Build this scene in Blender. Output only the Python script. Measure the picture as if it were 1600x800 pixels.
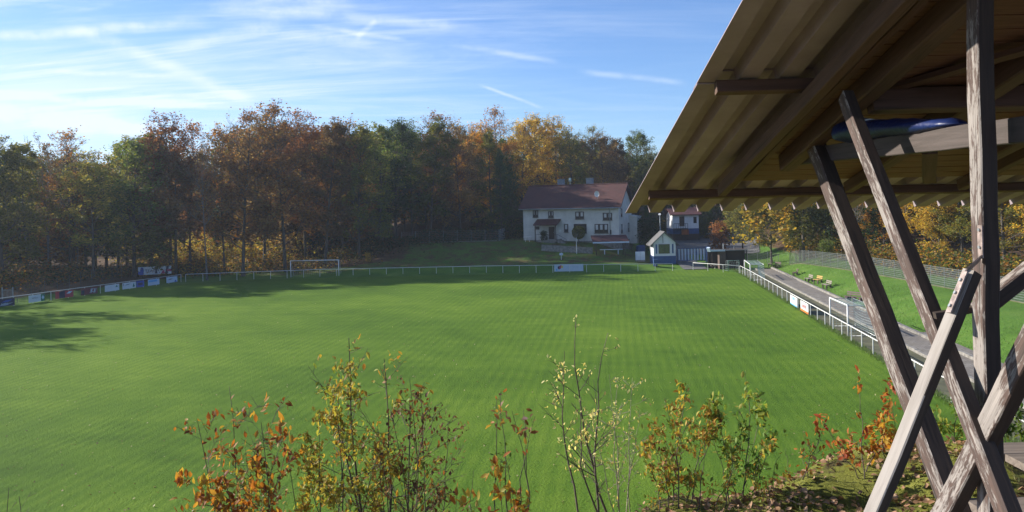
import bpy, math, random
import numpy as np
from mathutils import Vector, Matrix
R = math.radians
S = bpy.context.scene
C = S.collection
for o in list(bpy.data.objects): bpy.data.objects.remove(o)

# ------------------------------------------------------------------ camera
F, HY, ROLL, CZ = 1270.0, 318.0, 0.022, 10.3      # focal in photo pixels, horizon row at x=800, roll slope, eye height
cam_d = bpy.data.cameras.new('camera'); cam = bpy.data.objects.new('camera', cam_d); C.objects.link(cam); S.camera = cam
cam_d.sensor_width = 36; cam_d.lens = 36*F/1600; cam_d.shift_y = -(400-HY)/1600
cam_d.clip_start = .05; cam_d.clip_end = 6000
n_ = math.hypot(1, ROLL)
cam.matrix_world = Matrix(((1/n_, ROLL/n_, 0, 0), (0, 0, -1, 0), (-ROLL/n_, 1/n_, 0, CZ), (0, 0, 0, 1)))

def ray(px, py):
    a, b = px-800, py-HY
    return Vector(((a-ROLL*b)/F, 1.0, -(b+ROLL*a)/F))
def at(px, py, Y):
    d = ray(px, py); return Vector((d.x*Y, Y, CZ+d.z*Y))
def onz(px, py, z=0.0):
    d = ray(px, py); Y = (z-CZ)/d.z; return Vector((d.x*Y, Y, z))

# ------------------------------------------------------------------ sun, sky
SUN_AZ, SUN_EL = 70.0, 26.0                        # degrees left of the view direction, above the horizon
sd = Vector((-math.sin(R(SUN_AZ))*math.cos(R(SUN_EL)), math.cos(R(SUN_AZ))*math.cos(R(SUN_EL)), math.sin(R(SUN_EL))))
sl = bpy.data.lights.new('sun', 'SUN'); sl.energy = 4.9; sl.angle = R(.53); sl.color = (1, .93, .82)
so = bpy.data.objects.new('sun', sl); C.objects.link(so); so.rotation_euler = (-sd).to_track_quat('-Z', 'Y').to_euler(); so.location = (0, 0, 60)
W = bpy.data.worlds.new('World'); S.world = W; W.use_nodes = True
wt = W.node_tree; wt.nodes.clear(); L = wt.links.new
def wn(t, **k):
    n = wt.nodes.new(t)
    for a, b in k.items(): setattr(n, a, b)
    return n
def wmath(op, a, b=None, c=None, clamp=False):
    n = wn('ShaderNodeMath', operation=op, use_clamp=clamp)
    for i, v in enumerate((a, b, c)):
        if v is None: continue
        if isinstance(v, (int, float)): n.inputs[i].default_value = v
        else: L(v, n.inputs[i])
    return n.outputs[0]
sky = wn('ShaderNodeTexSky', sky_type='NISHITA', sun_disc=False, sun_elevation=R(SUN_EL), sun_rotation=R(-SUN_AZ),
         altitude=300, air_density=1.0, dust_density=.15, ozone_density=3.0)
geo = wn('ShaderNodeTexCoord')
dirv = geo.outputs['Generated']
sep = wn('ShaderNodeSeparateXYZ'); L(dirv, sep.inputs[0])
zz = wmath('ADD', wmath('MAXIMUM', sep.outputs[2], 0.0), .12)
comb = wn('ShaderNodeCombineXYZ'); L(wmath('DIVIDE', sep.outputs[0], zz), comb.inputs[0]); L(wmath('DIVIDE', sep.outputs[1], zz), comb.inputs[1])
def noise(vec, scale, det=6, rough=.6, dist=0.0):
    n = wn('ShaderNodeTexNoise'); L(vec, n.inputs['Vector']); n.inputs['Scale'].default_value = scale
    n.inputs['Detail'].default_value = det; n.inputs['Roughness'].default_value = rough; n.inputs['Distortion'].default_value = dist
    return n.outputs['Fac']
def mapr(v, a, b, c=0.0, d=1.0):
    n = wn('ShaderNodeMapRange', interpolation_type='SMOOTHSTEP'); L(v, n.inputs[0])
    for i, x in zip((1, 2, 3, 4), (a, b, c, d)): n.inputs[i].default_value = x
    return n.outputs[0]
mp = wn('ShaderNodeMapping'); L(comb.outputs[0], mp.inputs[0]); mp.inputs['Rotation'].default_value = (0, 0, R(14)); mp.inputs['Scale'].default_value = (.16, .85, 1)
cir = mapr(noise(mp.outputs[0], 2.4, 12, .66, 1.2), .42, .8)
mp2 = wn('ShaderNodeMapping'); L(comb.outputs[0], mp2.inputs[0]); mp2.inputs['Rotation'].default_value = (0, 0, R(-24)); mp2.inputs['Scale'].default_value = (.25, 1.6, 1); mp2.inputs['Location'].default_value = (3, 7, 0)
cir2 = mapr(noise(mp2.outputs[0], 2.2, 12, .66, .9), .45, .85)
side = mapr(sep.outputs[0], -.55, .25, 1.0, .16)          # more cirrus towards the sun
cover = wmath('MULTIPLY', wmath('ADD', wmath('MULTIPLY', cir, .95), wmath('MULTIPLY', cir2, .6)), side)
fine = noise(dirv, 26, 5, .65)
wob = wn('ShaderNodeTexNoise'); L(dirv, wob.inputs['Vector']); wob.inputs['Scale'].default_value = 7; wob.inputs['Detail'].default_value = 3
wsub = wn('ShaderNodeVectorMath', operation='SUBTRACT'); L(wob.outputs['Color'], wsub.inputs[0]); wsub.inputs[1].default_value = (.5, .5, .5)
wsc = wn('ShaderNodeVectorMath', operation='SCALE'); L(wsub.outputs[0], wsc.inputs[0]); wsc.inputs['Scale'].default_value = .012
wadd = wn('ShaderNodeVectorMath', operation='ADD'); L(dirv, wadd.inputs[0]); L(wsc.outputs[0], wadd.inputs[1])
def trail(p0, p1, width, amt):
    a, b = ray(*p0).normalized(), ray(*p1).normalized()
    nn = a.cross(b).normalized(); m = (a+b).normalized(); t = nn.cross(m).normalized()
    half = abs(a.dot(t)); w = width/F
    d = wn('ShaderNodeVectorMath', operation='DOT_PRODUCT'); L(wadd.outputs[0], d.inputs[0]); d.inputs[1].default_value = nn
    e = wn('ShaderNodeVectorMath', operation='DOT_PRODUCT'); L(dirv, e.inputs[0]); e.inputs[1].default_value = t
    f = wn('ShaderNodeVectorMath', operation='DOT_PRODUCT'); L(dirv, f.inputs[0]); f.inputs[1].default_value = m
    core = mapr(wmath('ABSOLUTE', d.outputs['Value']), 0, w, 1, 0)
    end = mapr(wmath('ABSOLUTE', e.outputs['Value']), half*.6, half*1.05, 1, 0)
    front = wmath('GREATER_THAN', f.outputs['Value'], 0.2)
    brk = mapr(fine, .3, .62, .35, 1)
    return wmath('MULTIPLY', wmath('MULTIPLY', core, end), wmath('MULTIPLY', wmath('MULTIPLY', front, brk), amt*1.0))
for tr in (((-60, 60), (330, 32), 12, .6), ((-60, 146), (380, 168), 9, .65), ((-80, 158), (260, 205), 26, .55), ((90, 30), (420, 172), 16, .35),
           ((60, 108), (300, 122), 6, .35), ((-40, 185), (230, 196), 18, .4), ((300, 10), (760, 42), 13, .4), ((330, -8), (560, 8), 16, .4), ((555, 62), (590, 30), 7, .3), ((480, 40), (640, 64), 6, .35),
           ((745, 133), (852, 170), 4, .4), ((900, 112), (1075, 130), 7, .3), ((380, 45), (600, 70), 16, .3), ((250, 85), (480, 20), 18, .3), ((700, 70), (880, 100), 7, .3)):
    cover = wmath('ADD', cover, trail(*tr))
cover = wmath('ADD', cover, wmath('MULTIPLY', wmath('MULTIPLY', mapr(sep.outputs[2], .02, .3, 1, 0), mapr(sep.outputs[0], -.6, .05, 1, 0)), .38))
cover = wmath('MINIMUM', cover, .88)
mix = wn('ShaderNodeMix', data_type='RGBA'); L(cover, mix.inputs[0])
tint = wn('ShaderNodeMix', data_type='RGBA', blend_type='MULTIPLY'); tint.inputs[0].default_value = 1; L(sky.outputs[0], tint.inputs[6]); tint.inputs[7].default_value = (.72, .86, 1.12, 1); L(tint.outputs[2], mix.inputs[6])
CLOUD = mix.inputs[7]; CLOUD.default_value = (6.0, 6.7, 7.6, 1)
bg = wn('ShaderNodeBackground'); L(mix.outputs[2], bg.inputs[0]); bg.inputs[1].default_value = .085
wo = wn('ShaderNodeOutputWorld'); L(bg.outputs[0], wo.inputs[0])
S.view_settings.view_transform = 'Standard'; S.view_settings.look = 'None'; S.view_settings.gamma = 1; S.view_settings.exposure = .9
S.view_settings.use_curve_mapping = False

# ------------------------------------------------------------------ materials
def srgb(r, g, b):
    f = lambda c: (c/255/12.92) if c/255 <= .04045 else ((c/255+.055)/1.055)**2.4
    return (f(r), f(g), f(b))
class NT:
    def __init__(s, name):
        s.m = bpy.data.materials.new(name); s.m.use_nodes = True; s.t = s.m.node_tree; s.t.nodes.clear()
        s.out = s.n('ShaderNodeOutputMaterial')
    def n(s, t, **k):
        x = s.t.nodes.new(t)
        for a, b in k.items(): setattr(x, a, b)
        return x
    def l(s, a, b): s.t.links.new(a, b)
    def setin(s, sock, v):
        if isinstance(v, bpy.types.NodeSocket): s.l(v, sock)
        elif isinstance(v, (tuple, list)) and len(v) == 3 and sock.type == 'RGBA': sock.default_value = (*v, 1)
        else: sock.default_value = v
    def math(s, op, *a, clamp=False):
        x = s.n('ShaderNodeMath', operation=op, use_clamp=clamp)
        for i, v in enumerate(a): s.setin(x.inputs[i], v)
        return x.outputs[0]
    def coord(s, kind='Object', scale=(1, 1, 1), rot=(0, 0, 0), loc=(0, 0, 0)):
        if kind == 'Position': c = s.n('ShaderNodeNewGeometry').outputs['Position']
        else: c = s.n('ShaderNodeTexCoord').outputs[kind]
        m = s.n('ShaderNodeMapping'); s.l(c, m.inputs[0]); m.inputs['Scale'].default_value = scale; m.inputs['Rotation'].default_value = rot; m.inputs['Location'].default_value = loc
        return m.outputs[0]
    def noise(s, v, scale, det=4, rough=.55, dist=0):
        x = s.n('ShaderNodeTexNoise'); s.l(v, x.inputs['Vector'])
        for k, q in (('Scale', scale), ('Detail', det), ('Roughness', rough), ('Distortion', dist)): x.inputs[k].default_value = q
        return x.outputs['Fac']
    def ramp(s, f, stops, interp='LINEAR'):
        x = s.n('ShaderNodeValToRGB'); s.l(f, x.inputs[0]); cr = x.color_ramp; cr.interpolation = interp
        while len(cr.elements) > 1: cr.elements.remove(cr.elements[-1])
        for i, (p, c) in enumerate(stops):
            e = cr.elements[0] if i == 0 else cr.elements.new(p)
            e.position = p; e.color = (*c, 1) if len(c) == 3 else c
        return x.outputs[0]
    def step(s, v, a, b, c=0., d=1.):
        x = s.n('ShaderNodeMapRange', interpolation_type='SMOOTHSTEP'); s.l(v, x.inputs[0])
        for i, q in zip((1, 2, 3, 4), (a, b, c, d)): x.inputs[i].default_value = q
        return x.outputs[0]
    def mix(s, f, a, b, blend='MIX'):
        x = s.n('ShaderNodeMix', data_type='RGBA', blend_type=blend)
        s.setin(x.inputs[0], f); s.setin(x.inputs[6], a); s.setin(x.inputs[7], b); return x.outputs[2]
    def bump(s, h, strength=.3, dist=.02):
        x = s.n('ShaderNodeBump'); s.l(h, x.inputs['Height']); x.inputs['Strength'].default_value = strength; x.inputs['Distance'].default_value = dist
        return x.outputs[0]
    def pbr(s, col, rough=.7, metal=0, normal=None, spec=.5, **k):
        b = s.n('ShaderNodeBsdfPrincipled'); s.setin(b.inputs['Base Color'], col); s.setin(b.inputs['Roughness'], rough)
        b.inputs['Metallic'].default_value = metal; b.inputs['Specular IOR Level'].default_value = spec
        if normal: s.l(normal, b.inputs['Normal'])
        for q, v in k.items(): s.setin(b.inputs[q.replace('_', ' ')], v)
        s.l(b.outputs[0], s.out.inputs[0]); return b
MATS = {}
def plain(name, col, rough=.6, metal=0, var=.12, scale=3, dirt=0, kind='Object'):
    if name in MATS: return MATS[name]
    t = NT(name); v = t.coord(kind); nz = t.noise(v, scale, 6, .6)
    d = tuple(c*(1-var*2) for c in col); u = tuple(min(1, c*(1+var)) for c in col)
    c = t.ramp(nz, [(.3, d), (.7, u)])
    if dirt:
        c = t.mix(t.step(t.noise(v, scale*3.1, 8, .7), .5, .75, 0, dirt), c, (.06, .05, .035))
    t.pbr(c, rough, metal, t.bump(t.noise(v, scale*9, 3), .12, .01)); MATS[name] = t.m; return t.m
def leafmat(name, cols, trans=.4, boost=1.0, hue_noise=.12):
    if name in MATS: return MATS[name]
    t = NT(name); g = t.n('ShaderNodeNewGeometry'); oi = t.n('ShaderNodeObjectInfo')
    nz = t.noise(t.coord('Position'), hue_noise, 3, .6)
    f = t.math('ADD', t.math('MULTIPLY', g.outputs['Random Per Island'], .6), t.math('MULTIPLY', t.math('ADD', nz, t.math('MULTIPLY', oi.outputs['Random'], .4)), .55))
    f = t.math('SUBTRACT', f, .12, clamp=True)
    st = [((i+.5)/len(cols), tuple(min(.8, q*boost) for q in c)) for i, c in enumerate(cols)]
    c = t.ramp(f, st)
    c = t.mix(1.0, c, t.ramp(oi.outputs['Random'], [(0, (.7, .7, .7)), (1, (1.25, 1.25, 1.25))]), 'MULTIPLY')
    d = t.n('ShaderNodeBsdfPrincipled'); t.l(c, d.inputs['Base Color']); d.inputs['Roughness'].default_value = .6; d.inputs['Specular IOR Level'].default_value = .35
    tr = t.n('ShaderNodeBsdfTranslucent'); t.l(t.mix(1.0, c, (1.25, 1.15, .7), 'MULTIPLY'), tr.inputs[0])
    mx = t.n('ShaderNodeMixShader'); mx.inputs[0].default_value = trans; t.l(d.outputs[0], mx.inputs[1]); t.l(tr.outputs[0], mx.inputs[2]); t.l(mx.outputs[0], t.out.inputs[0])
    MATS[name] = t.m; return t.m
LC = dict(
    olive=[(.07, .09, .02), (.13, .14, .03), (.1, .13, .03), (.2, .18, .04), (.3, .24, .05)],
    green=[(.04, .08, .02), (.06, .11, .025), (.09, .14, .03), (.15, .18, .04), (.2, .2, .04)],
    darkgreen=[(.02, .045, .016), (.03, .06, .02), (.045, .075, .025)],
    russet=[(.12, .05, .025), (.2, .085, .03), (.15, .08, .03), (.3, .14, .04), (.22, .17, .05)],
    rust=[(.13, .05, .03), (.2, .08, .035), (.24, .11, .04), (.13, .07, .035)],
    orange=[(.22, .09, .02), (.34, .15, .03), (.42, .22, .04), (.26, .2, .04)],
    gold=[(.16, .16, .03), (.36, .28, .04), (.55, .4, .06), (.42, .22, .03), (.22, .24, .05)],
    brown=[(.1, .06, .03), (.16, .09, .04), (.14, .1, .045), (.22, .15, .06)],
    lemon=[(.3, .3, .05), (.5, .42, .06), (.62, .5, .08), (.4, .4, .08)])
def lm(k): return leafmat('foliage_'+k, LC[k], .55, 1.3)
def barkmat():
    t = NT('bark'); v = t.coord('Object', (3, 3, .6)); nz = t.noise(v, 2.5, 8, .7)
    t.pbr(t.ramp(nz, [(.3, (.045, .037, .03)), (.6, (.1, .085, .07)), (.8, (.17, .15, .13))]), .9, normal=t.bump(nz, .6, .05)); return t.m
BARK = barkmat()
PALEBARK = plain('pale_bark', (.17, .15, .13), .85, var=.35, scale=4)

def pitchmat():
    t = NT('mown_grass'); P = t.coord('Position')
    s = t.n('ShaderNodeSeparateXYZ'); t.l(P, s.inputs[0])
    big = t.noise(P, .045, 4, .55); mid = t.noise(P, .5, 5, .6); fn = t.noise(t.coord('Position', (1, .6, 1)), 7, 6, .75)
    # mowing passes: broad bands running up the pitch and a fine cross-hatch of roller marks
    wob = t.math('MULTIPLY', t.math('SUBTRACT', t.noise(P, .15, 2), .5), .35)
    bx = t.math('ADD', t.math('SUBTRACT', s.outputs[0], t.math('MULTIPLY', s.outputs[1], .13)), wob)
    b1 = t.math('SINE', t.math('MULTIPLY', bx, 6.283/.62))
    by = t.math('ADD', t.math('ADD', s.outputs[1], t.math('MULTIPLY', s.outputs[0], .16)), wob)
    b2 = t.math('SINE', t.math('MULTIPLY', by, 6.283/2.3))
    b3 = t.math('SINE', t.math('MULTIPLY', t.math('ADD', t.math('MULTIPLY', s.outputs[0], .8), t.math('MULTIPLY', s.outputs[1], .62)), 6.283/5.5))
    hat = t.math('ADD', t.math('MULTIPLY', t.math('ADD', b1, t.math('MULTIPLY', b3, .5)), .036), t.math('MULTIPLY', b2, .013))
    hat = t.math('MULTIPLY', hat, t.step(t.noise(P, .22, 4, .6), .3, .65, .3, 1.5))
    f = t.math('ADD', t.math('ADD', t.math('MULTIPLY', t.math('ADD', t.math('MULTIPLY', t.math('SUBTRACT', big, .5), 1.6), .5), .55), t.math('MULTIPLY', mid, .3)), t.math('MULTIPLY', fn, .2))
    f = t.math('ADD', t.math('SUBTRACT', f, .08), hat)
    c = t.ramp(f, [(.2, (.045, .1, .01)), (.42, (.085, .162, .014)), (.6, (.13, .215, .021)), (.82, (.18, .26, .045))])
    dead = t.step(t.noise(P, 2.2, 7, .75), .66, .78, 0, .35)
    c = t.mix(dead, c, (.13, .12, .045))
    h = t.math('ADD', t.noise(t.coord('Position', (1, .7, 1)), 9, 5, .75), t.math('MULTIPLY', hat, .5))
    t.pbr(c, .9, normal=t.bump(h, .9, .11), spec=.1); return t.m
def groundmat():
    t = NT('meadow_litter_and_slope_shade'); P = t.coord('Position')
    a = t.n('ShaderNodeAttribute', attribute_name='litter')  # leaf litter amount, plus the shade painted on the far slope
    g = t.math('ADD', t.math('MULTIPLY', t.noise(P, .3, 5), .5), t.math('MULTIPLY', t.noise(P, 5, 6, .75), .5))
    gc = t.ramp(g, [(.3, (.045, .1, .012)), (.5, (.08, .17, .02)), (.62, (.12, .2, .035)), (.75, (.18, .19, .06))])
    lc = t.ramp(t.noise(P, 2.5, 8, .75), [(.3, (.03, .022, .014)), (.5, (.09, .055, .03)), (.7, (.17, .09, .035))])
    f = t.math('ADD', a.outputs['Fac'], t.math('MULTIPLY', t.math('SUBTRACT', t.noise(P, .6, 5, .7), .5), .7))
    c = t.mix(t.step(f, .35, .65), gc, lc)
    t.pbr(c, .95, normal=t.bump(t.noise(P, 6, 6, .75), .8, .12), spec=.2); return t.m
def mossmat():
    t = NT('moss_and_soil'); P = t.coord('Position')
    n1 = t.noise(P, 2.2, 8, .65); n2 = t.noise(P, 38, 6, .75)
    c = t.ramp(n1, [(.3, (.09, .062, .04)), (.4, (.14, .12, .05)), (.46, (.3, .32, .06)), (.6, (.42, .44, .09)), (.75, (.27, .29, .08))])
    c = t.mix(t.math('MULTIPLY', n2, .6), c, (.02, .025, .008))
    t.pbr(c, .95, normal=t.bump(t.math('ADD', t.noise(P, 60, 5, .8), t.math('MULTIPLY', t.noise(P, 14, 4), 1.4)), 1, .04), spec=.15); return t.m
def pathmat():
    t = NT('worn_concrete_paving'); P = t.coord('Position', rot=(0, 0, R(7.8)))
    b = t.n('ShaderNodeTexBrick'); t.l(P, b.inputs['Vector']); b.inputs['Scale'].default_value = 1; b.inputs['Brick Width'].default_value = .5; b.inputs['Row Height'].default_value = .5
    b.inputs['Mortar Size'].default_value = .02; b.inputs['Color1'].default_value = (.15, .13, .115, 1); b.inputs['Color2'].default_value = (.22, .2, .175, 1); b.inputs['Mortar'].default_value = (.09, .08, .06, 1)
    c = t.mix(t.step(t.noise(P, .9, 8, .7), .42, .7, 0, .8), b.outputs[0], (.16, .14, .11))
    c = t.mix(t.step(t.noise(P, 6, 6, .75), .56, .68, 0, .8), c, (.3, .27, .22))
    t.pbr(c, .9, normal=t.bump(t.noise(P, 12, 5), .5, .02)); return t.m
def asphaltmat():
    t = NT('asphalt'); P = t.coord('Position')
    t.pbr(t.ramp(t.noise(P, .6, 8, .7), [(.3, (.07, .068, .066)), (.7, (.15, .145, .14))]), .9, normal=t.bump(t.noise(P, 20, 4), .4, .02)); return t.m
GRASS, GROUND, MOSS, PATH, ASPH = pitchmat(), groundmat(), mossmat(), pathmat(), asphaltmat()

def woodmat(name, base, dark, peel=0.0, bare=(.4, .35, .32), rough=.75):
    t = NT(name); v = t.coord('Object', (1.1, 16, 16)); v2 = t.coord('Object', (9, 50, 50))
    g = t.noise(v, 2.2, 8, .65, .4); c = t.ramp(g, [(.3, dark), (.7, base)])
    h = g
    if peel > 0:
        p = t.noise(v2, 1.3, 8, .72, .3); q = t.noise(t.coord('Object', (1.5, 5, 5)), 1.2, 4, .6)
        m = t.step(t.math('ADD', p, t.math('MULTIPLY', t.math('SUBTRACT', q, .5), .9)), 1-peel-.06, 1-peel+.05)
        gb = t.ramp(t.noise(t.coord('Object', (2, 60, 60)), 1.2, 5, .7), [(.3, tuple(x*.5 for x in bare)), (.65, bare)])
        c = t.mix(m, c, gb); h = t.math('ADD', g, t.math('MULTIPLY', m, -.6))
    crack = t.noise(t.coord('Object', (.5, 34, 34)), 1.0, 3, .5)
    c = t.mix(t.step(crack, .3, .36, .8, 0), c, (.02, .016, .012))
    t.pbr(c, rough, normal=t.bump(h, .45, .006)); return t.m
W_DARK = woodmat('dark_stained_timber', (.055, .036, .026), (.022, .015, .012))
W_PEEL = woodmat('peeling_brown_paint', (.1, .062, .05), (.045, .03, .025), .46, (.32, .285, .26))
W_GREY = woodmat('weathered_grey_timber', (.38, .345, .31), (.24, .21, .185), 0)
W_TIE = woodmat('grey_brown_tie_timber', (.085, .065, .058), (.045, .035, .03))
W_RAFT = woodmat('brown_stained_rafter', (.13, .07, .048), (.06, .035, .024))
W_BOARD = woodmat('roof_boarding', (.2, .1, .06), (.085, .043, .026))
W_DECK = woodmat('deck_planking', (.22, .18, .15), (.1, .08, .065))
W_BENCH = woodmat('grey_bench_slats', (.3, .26, .22), (.14, .12, .1))
W_BENCHD = woodmat('dark_bench_slats', (.13, .085, .08), (.06, .045, .04))
W_YEL = woodmat('yellow_bench_slats', (.5, .33, .09), (.3, .2, .06))
WHITE = plain('white_painted_steel', (.72, .72, .7), .4, 0, .06, 5, .15)
GALV = plain('galvanised_steel', (.42, .44, .45), .42, .75, .15, 4)
RENDER_ = plain('cream_render', (.6, .58, .54), .85, 0, .1, .7, .15)
HUTW = plain('white_render', (.72, .73, .74), .8, 0, .06, .9, .12)
BLUE = plain('blue_paint', (.035, .09, .24), .6, 0, .15, 1.5, .15)
DARKBR = plain('dark_brown_wood', (.05, .032, .025), .7)
STONE = plain('grey_stone', (.25, .235, .21), .9, 0, .25, 3, .3)
GLASS = plain('dark_window_glass', (.025, .03, .035), .08, 0, .1, 2)
CURT = plain('white_curtain', (.5, .5, .5), .9)
CHIM = plain('grey_chimney', (.2, .23, .27), .8, 0, .15, 3)
def tilemat(name, c1, c2):
    t = NT(name); v = t.coord('Object'); w = t.n('ShaderNodeTexWave', wave_type='BANDS', bands_direction='X'); t.l(v, w.inputs[0]); w.inputs['Scale'].default_value = 1.6; w.inputs['Distortion'].default_value = .3
    w2 = t.n('ShaderNodeTexWave', wave_type='BANDS', bands_direction='Z', wave_profile='SAW'); t.l(v, w2.inputs[0]); w2.inputs['Scale'].default_value = 1.8
    c = t.ramp(t.noise(v, .8, 7, .7), [(.3, c1), (.65, c2)])
    t.pbr(c, .75, normal=t.bump(t.math('ADD', w.outputs['Fac'], w2.outputs['Fac']), .6, .05)); return t.m
TILE = tilemat('red_roof_tiles', (.055, .02, .018), (.1, .03, .024)); TILED = tilemat('dark_red_roofing', (.06, .022, .02), (.11, .035, .03))

# ------------------------------------------------------------------ mesh helpers
ORG = {}
class MB:
    def __init__(s): s.v = []; s.f = []; s.mi = []
    def add(s, vs, fs, mi=0):
        b = len(s.v); s.v += [tuple(x) for x in vs]; s.f += [tuple(b+i for i in f) for f in fs]; s.mi += [mi]*len(fs); return s
    def box(s, c, size, M=None, mi=0):
        hx, hy, hz = (q/2 for q in size); c = Vector(c)
        vs = [Vector((x, y, z)) for x in (-hx, hx) for y in (-hy, hy) for z in (-hz, hz)]
        if M: vs = [M @ q for q in vs]
        return s.add([c+q for q in vs], [(0, 1, 3, 2), (4, 6, 7, 5), (0, 4, 5, 1), (2, 3, 7, 6), (0, 2, 6, 4), (1, 5, 7, 3)], mi)
    def bar(s, a, b, w, h, up=(0, 0, 1), mi=0):
        a, b = Vector(a), Vector(b); d = (b-a); ln = d.length; d.normalize(); u = Vector(up)
        if abs(d.dot(u)) > .98: u = Vector((0, 1, 0))
        sdv = d.cross(u).normalized(); u = sdv.cross(d).normalized()
        M = Matrix((d, sdv, u)).transposed()
        return s.box((a+b)/2, (ln, w, h), M, mi)
    def tube(s, pts, rad, n=8, mi=0, cap=True):
        pts = [Vector(p) for p in pts]; k = len(pts); rad = rad if isinstance(rad, (list, tuple)) else [rad]*k
        vs = []; fs = []; ref = Vector((0.12, 0.33, .93)).normalized()
        for i, p in enumerate(pts):
            d = (pts[min(i+1, k-1)]-pts[max(i-1, 0)]).normalized()
            r_ = ref if abs(d.dot(ref)) < .95 else Vector((1, 0, 0))
            a = d.cross(r_).normalized(); b = d.cross(a)
            for j in range(n):
                t = 2*math.pi*j/n; vs.append(p+rad[i]*(math.cos(t)*a+math.sin(t)*b))
        for i in range(k-1):
            for j in range(n):
                fs.append((i*n+j, i*n+(j+1) % n, (i+1)*n+(j+1) % n, (i+1)*n+j))
        if cap: fs += [tuple(range(n-1, -1, -1)), tuple((k-1)*n+j for j in range(n))]
        return s.add(vs, fs, mi)
    def prism(s, poly, off, mi=0):          # polygon of 3-D points extruded by a vector
        k = len(poly); off = Vector(off); poly = [Vector(p) for p in poly]
        return s.add(poly+[p+off for p in poly], [tuple(range(k-1, -1, -1)), tuple(range(k, 2*k))]+[(i, (i+1) % k, k+(i+1) % k, k+i) for i in range(k)], mi)
    def build(s, name, mats, parent=None, smooth=False, bevel=0):
        return mk(name, s.v, s.f, mats, parent, smooth, s.mi, bevel)
def mk(name, v, f, mats, parent=None, smooth=False, mi=None, bevel=0):
    org = ORG.get(parent, Vector((0, 0, 0))) if parent else Vector((0, 0, 0))
    me = bpy.data.meshes.new(name)
    v = [tuple(Vector(p)-org) for p in v]
    me.from_pydata(v, [], f)
    for m in (mats if isinstance(mats, (list, tuple)) else [mats]): me.materials.append(m)
    if mi and any(mi): me.polygons.foreach_set('material_index', mi)
    if smooth: me.polygons.foreach_set('use_smooth', [True]*len(me.polygons))
    me.validate(); me.update()
    o = bpy.data.objects.new(name, me); C.objects.link(o)
    if parent: o.parent = parent; ORG[o] = org
    if bevel:
        b = o.modifiers.new('bevel', 'BEVEL'); b.width = bevel; b.segments = 2; b.limit_method = 'ANGLE'
    return o
def npmesh(name, v, f, mats, parent=None, mi=None, smooth=False):
    """v (n,3) float array, f (m,k) int array"""
    me = bpy.data.meshes.new(name); n, m, k = len(v), len(f), f.shape[1]
    me.vertices.add(n); me.vertices.foreach_set('co', np.ascontiguousarray(v, dtype=np.float32).ravel())
    me.loops.add(m*k); me.loops.foreach_set('vertex_index', np.ascontiguousarray(f, dtype=np.int32).ravel())
    me.polygons.add(m); me.polygons.foreach_set('loop_start', np.arange(0, m*k, k, dtype=np.int32)); me.polygons.foreach_set('loop_total', np.full(m, k, dtype=np.int32))
    for q in (mats if isinstance(mats, (list, tuple)) else [mats]): me.materials.append(q)
    if mi is not None: me.polygons.foreach_set('material_index', np.asarray(mi, dtype=np.int32))
    if smooth: me.polygons.foreach_set('use_smooth', np.ones(m, dtype=bool))
    me.update(calc_edges=True)
    o = bpy.data.objects.new(name, me); C.objects.link(o)
    if parent: o.parent = parent
    return o
def tag(o, label, cat, group=None):
    o['label'] = label; o['category'] = cat
    if group: o['group'] = group
    return o
def thing(name, label, cat, loc=(0, 0, 0), rz=0, group=None):
    o = bpy.data.objects.new(name, None); o.empty_display_size = .3; C.objects.link(o); o.location = loc; o.rotation_euler[2] = rz
    ORG[o] = Vector((0, 0, 0)) if rz else Vector(loc)
    return tag(o, label, cat, group)
def structure(o): o['kind'] = 'structure'; return o
def stuff(o, label, cat): o['kind'] = 'stuff'; return tag(o, label, cat)
def dup(root, loc, rz=0, label=None, scale=1.0, mats=None):
    r = root.copy(); C.objects.link(r); r.location = loc; r.rotation_euler = (0, 0, rz); r.scale = (scale,)*3 if not isinstance(scale, tuple) else scale
    if label: r['label'] = label
    for ch in root.children:
        c = ch.copy(); C.objects.link(c); c.parent = r
        if mats and ch.name.split('.')[0] in mats:
            c.material_slots[0].link = 'OBJECT'; c.material_slots[0].material = mats[ch.name.split('.')[0]]
        for g in ch.children:
            d = g.copy(); C.objects.link(d); d.parent = c
    return r
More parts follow.
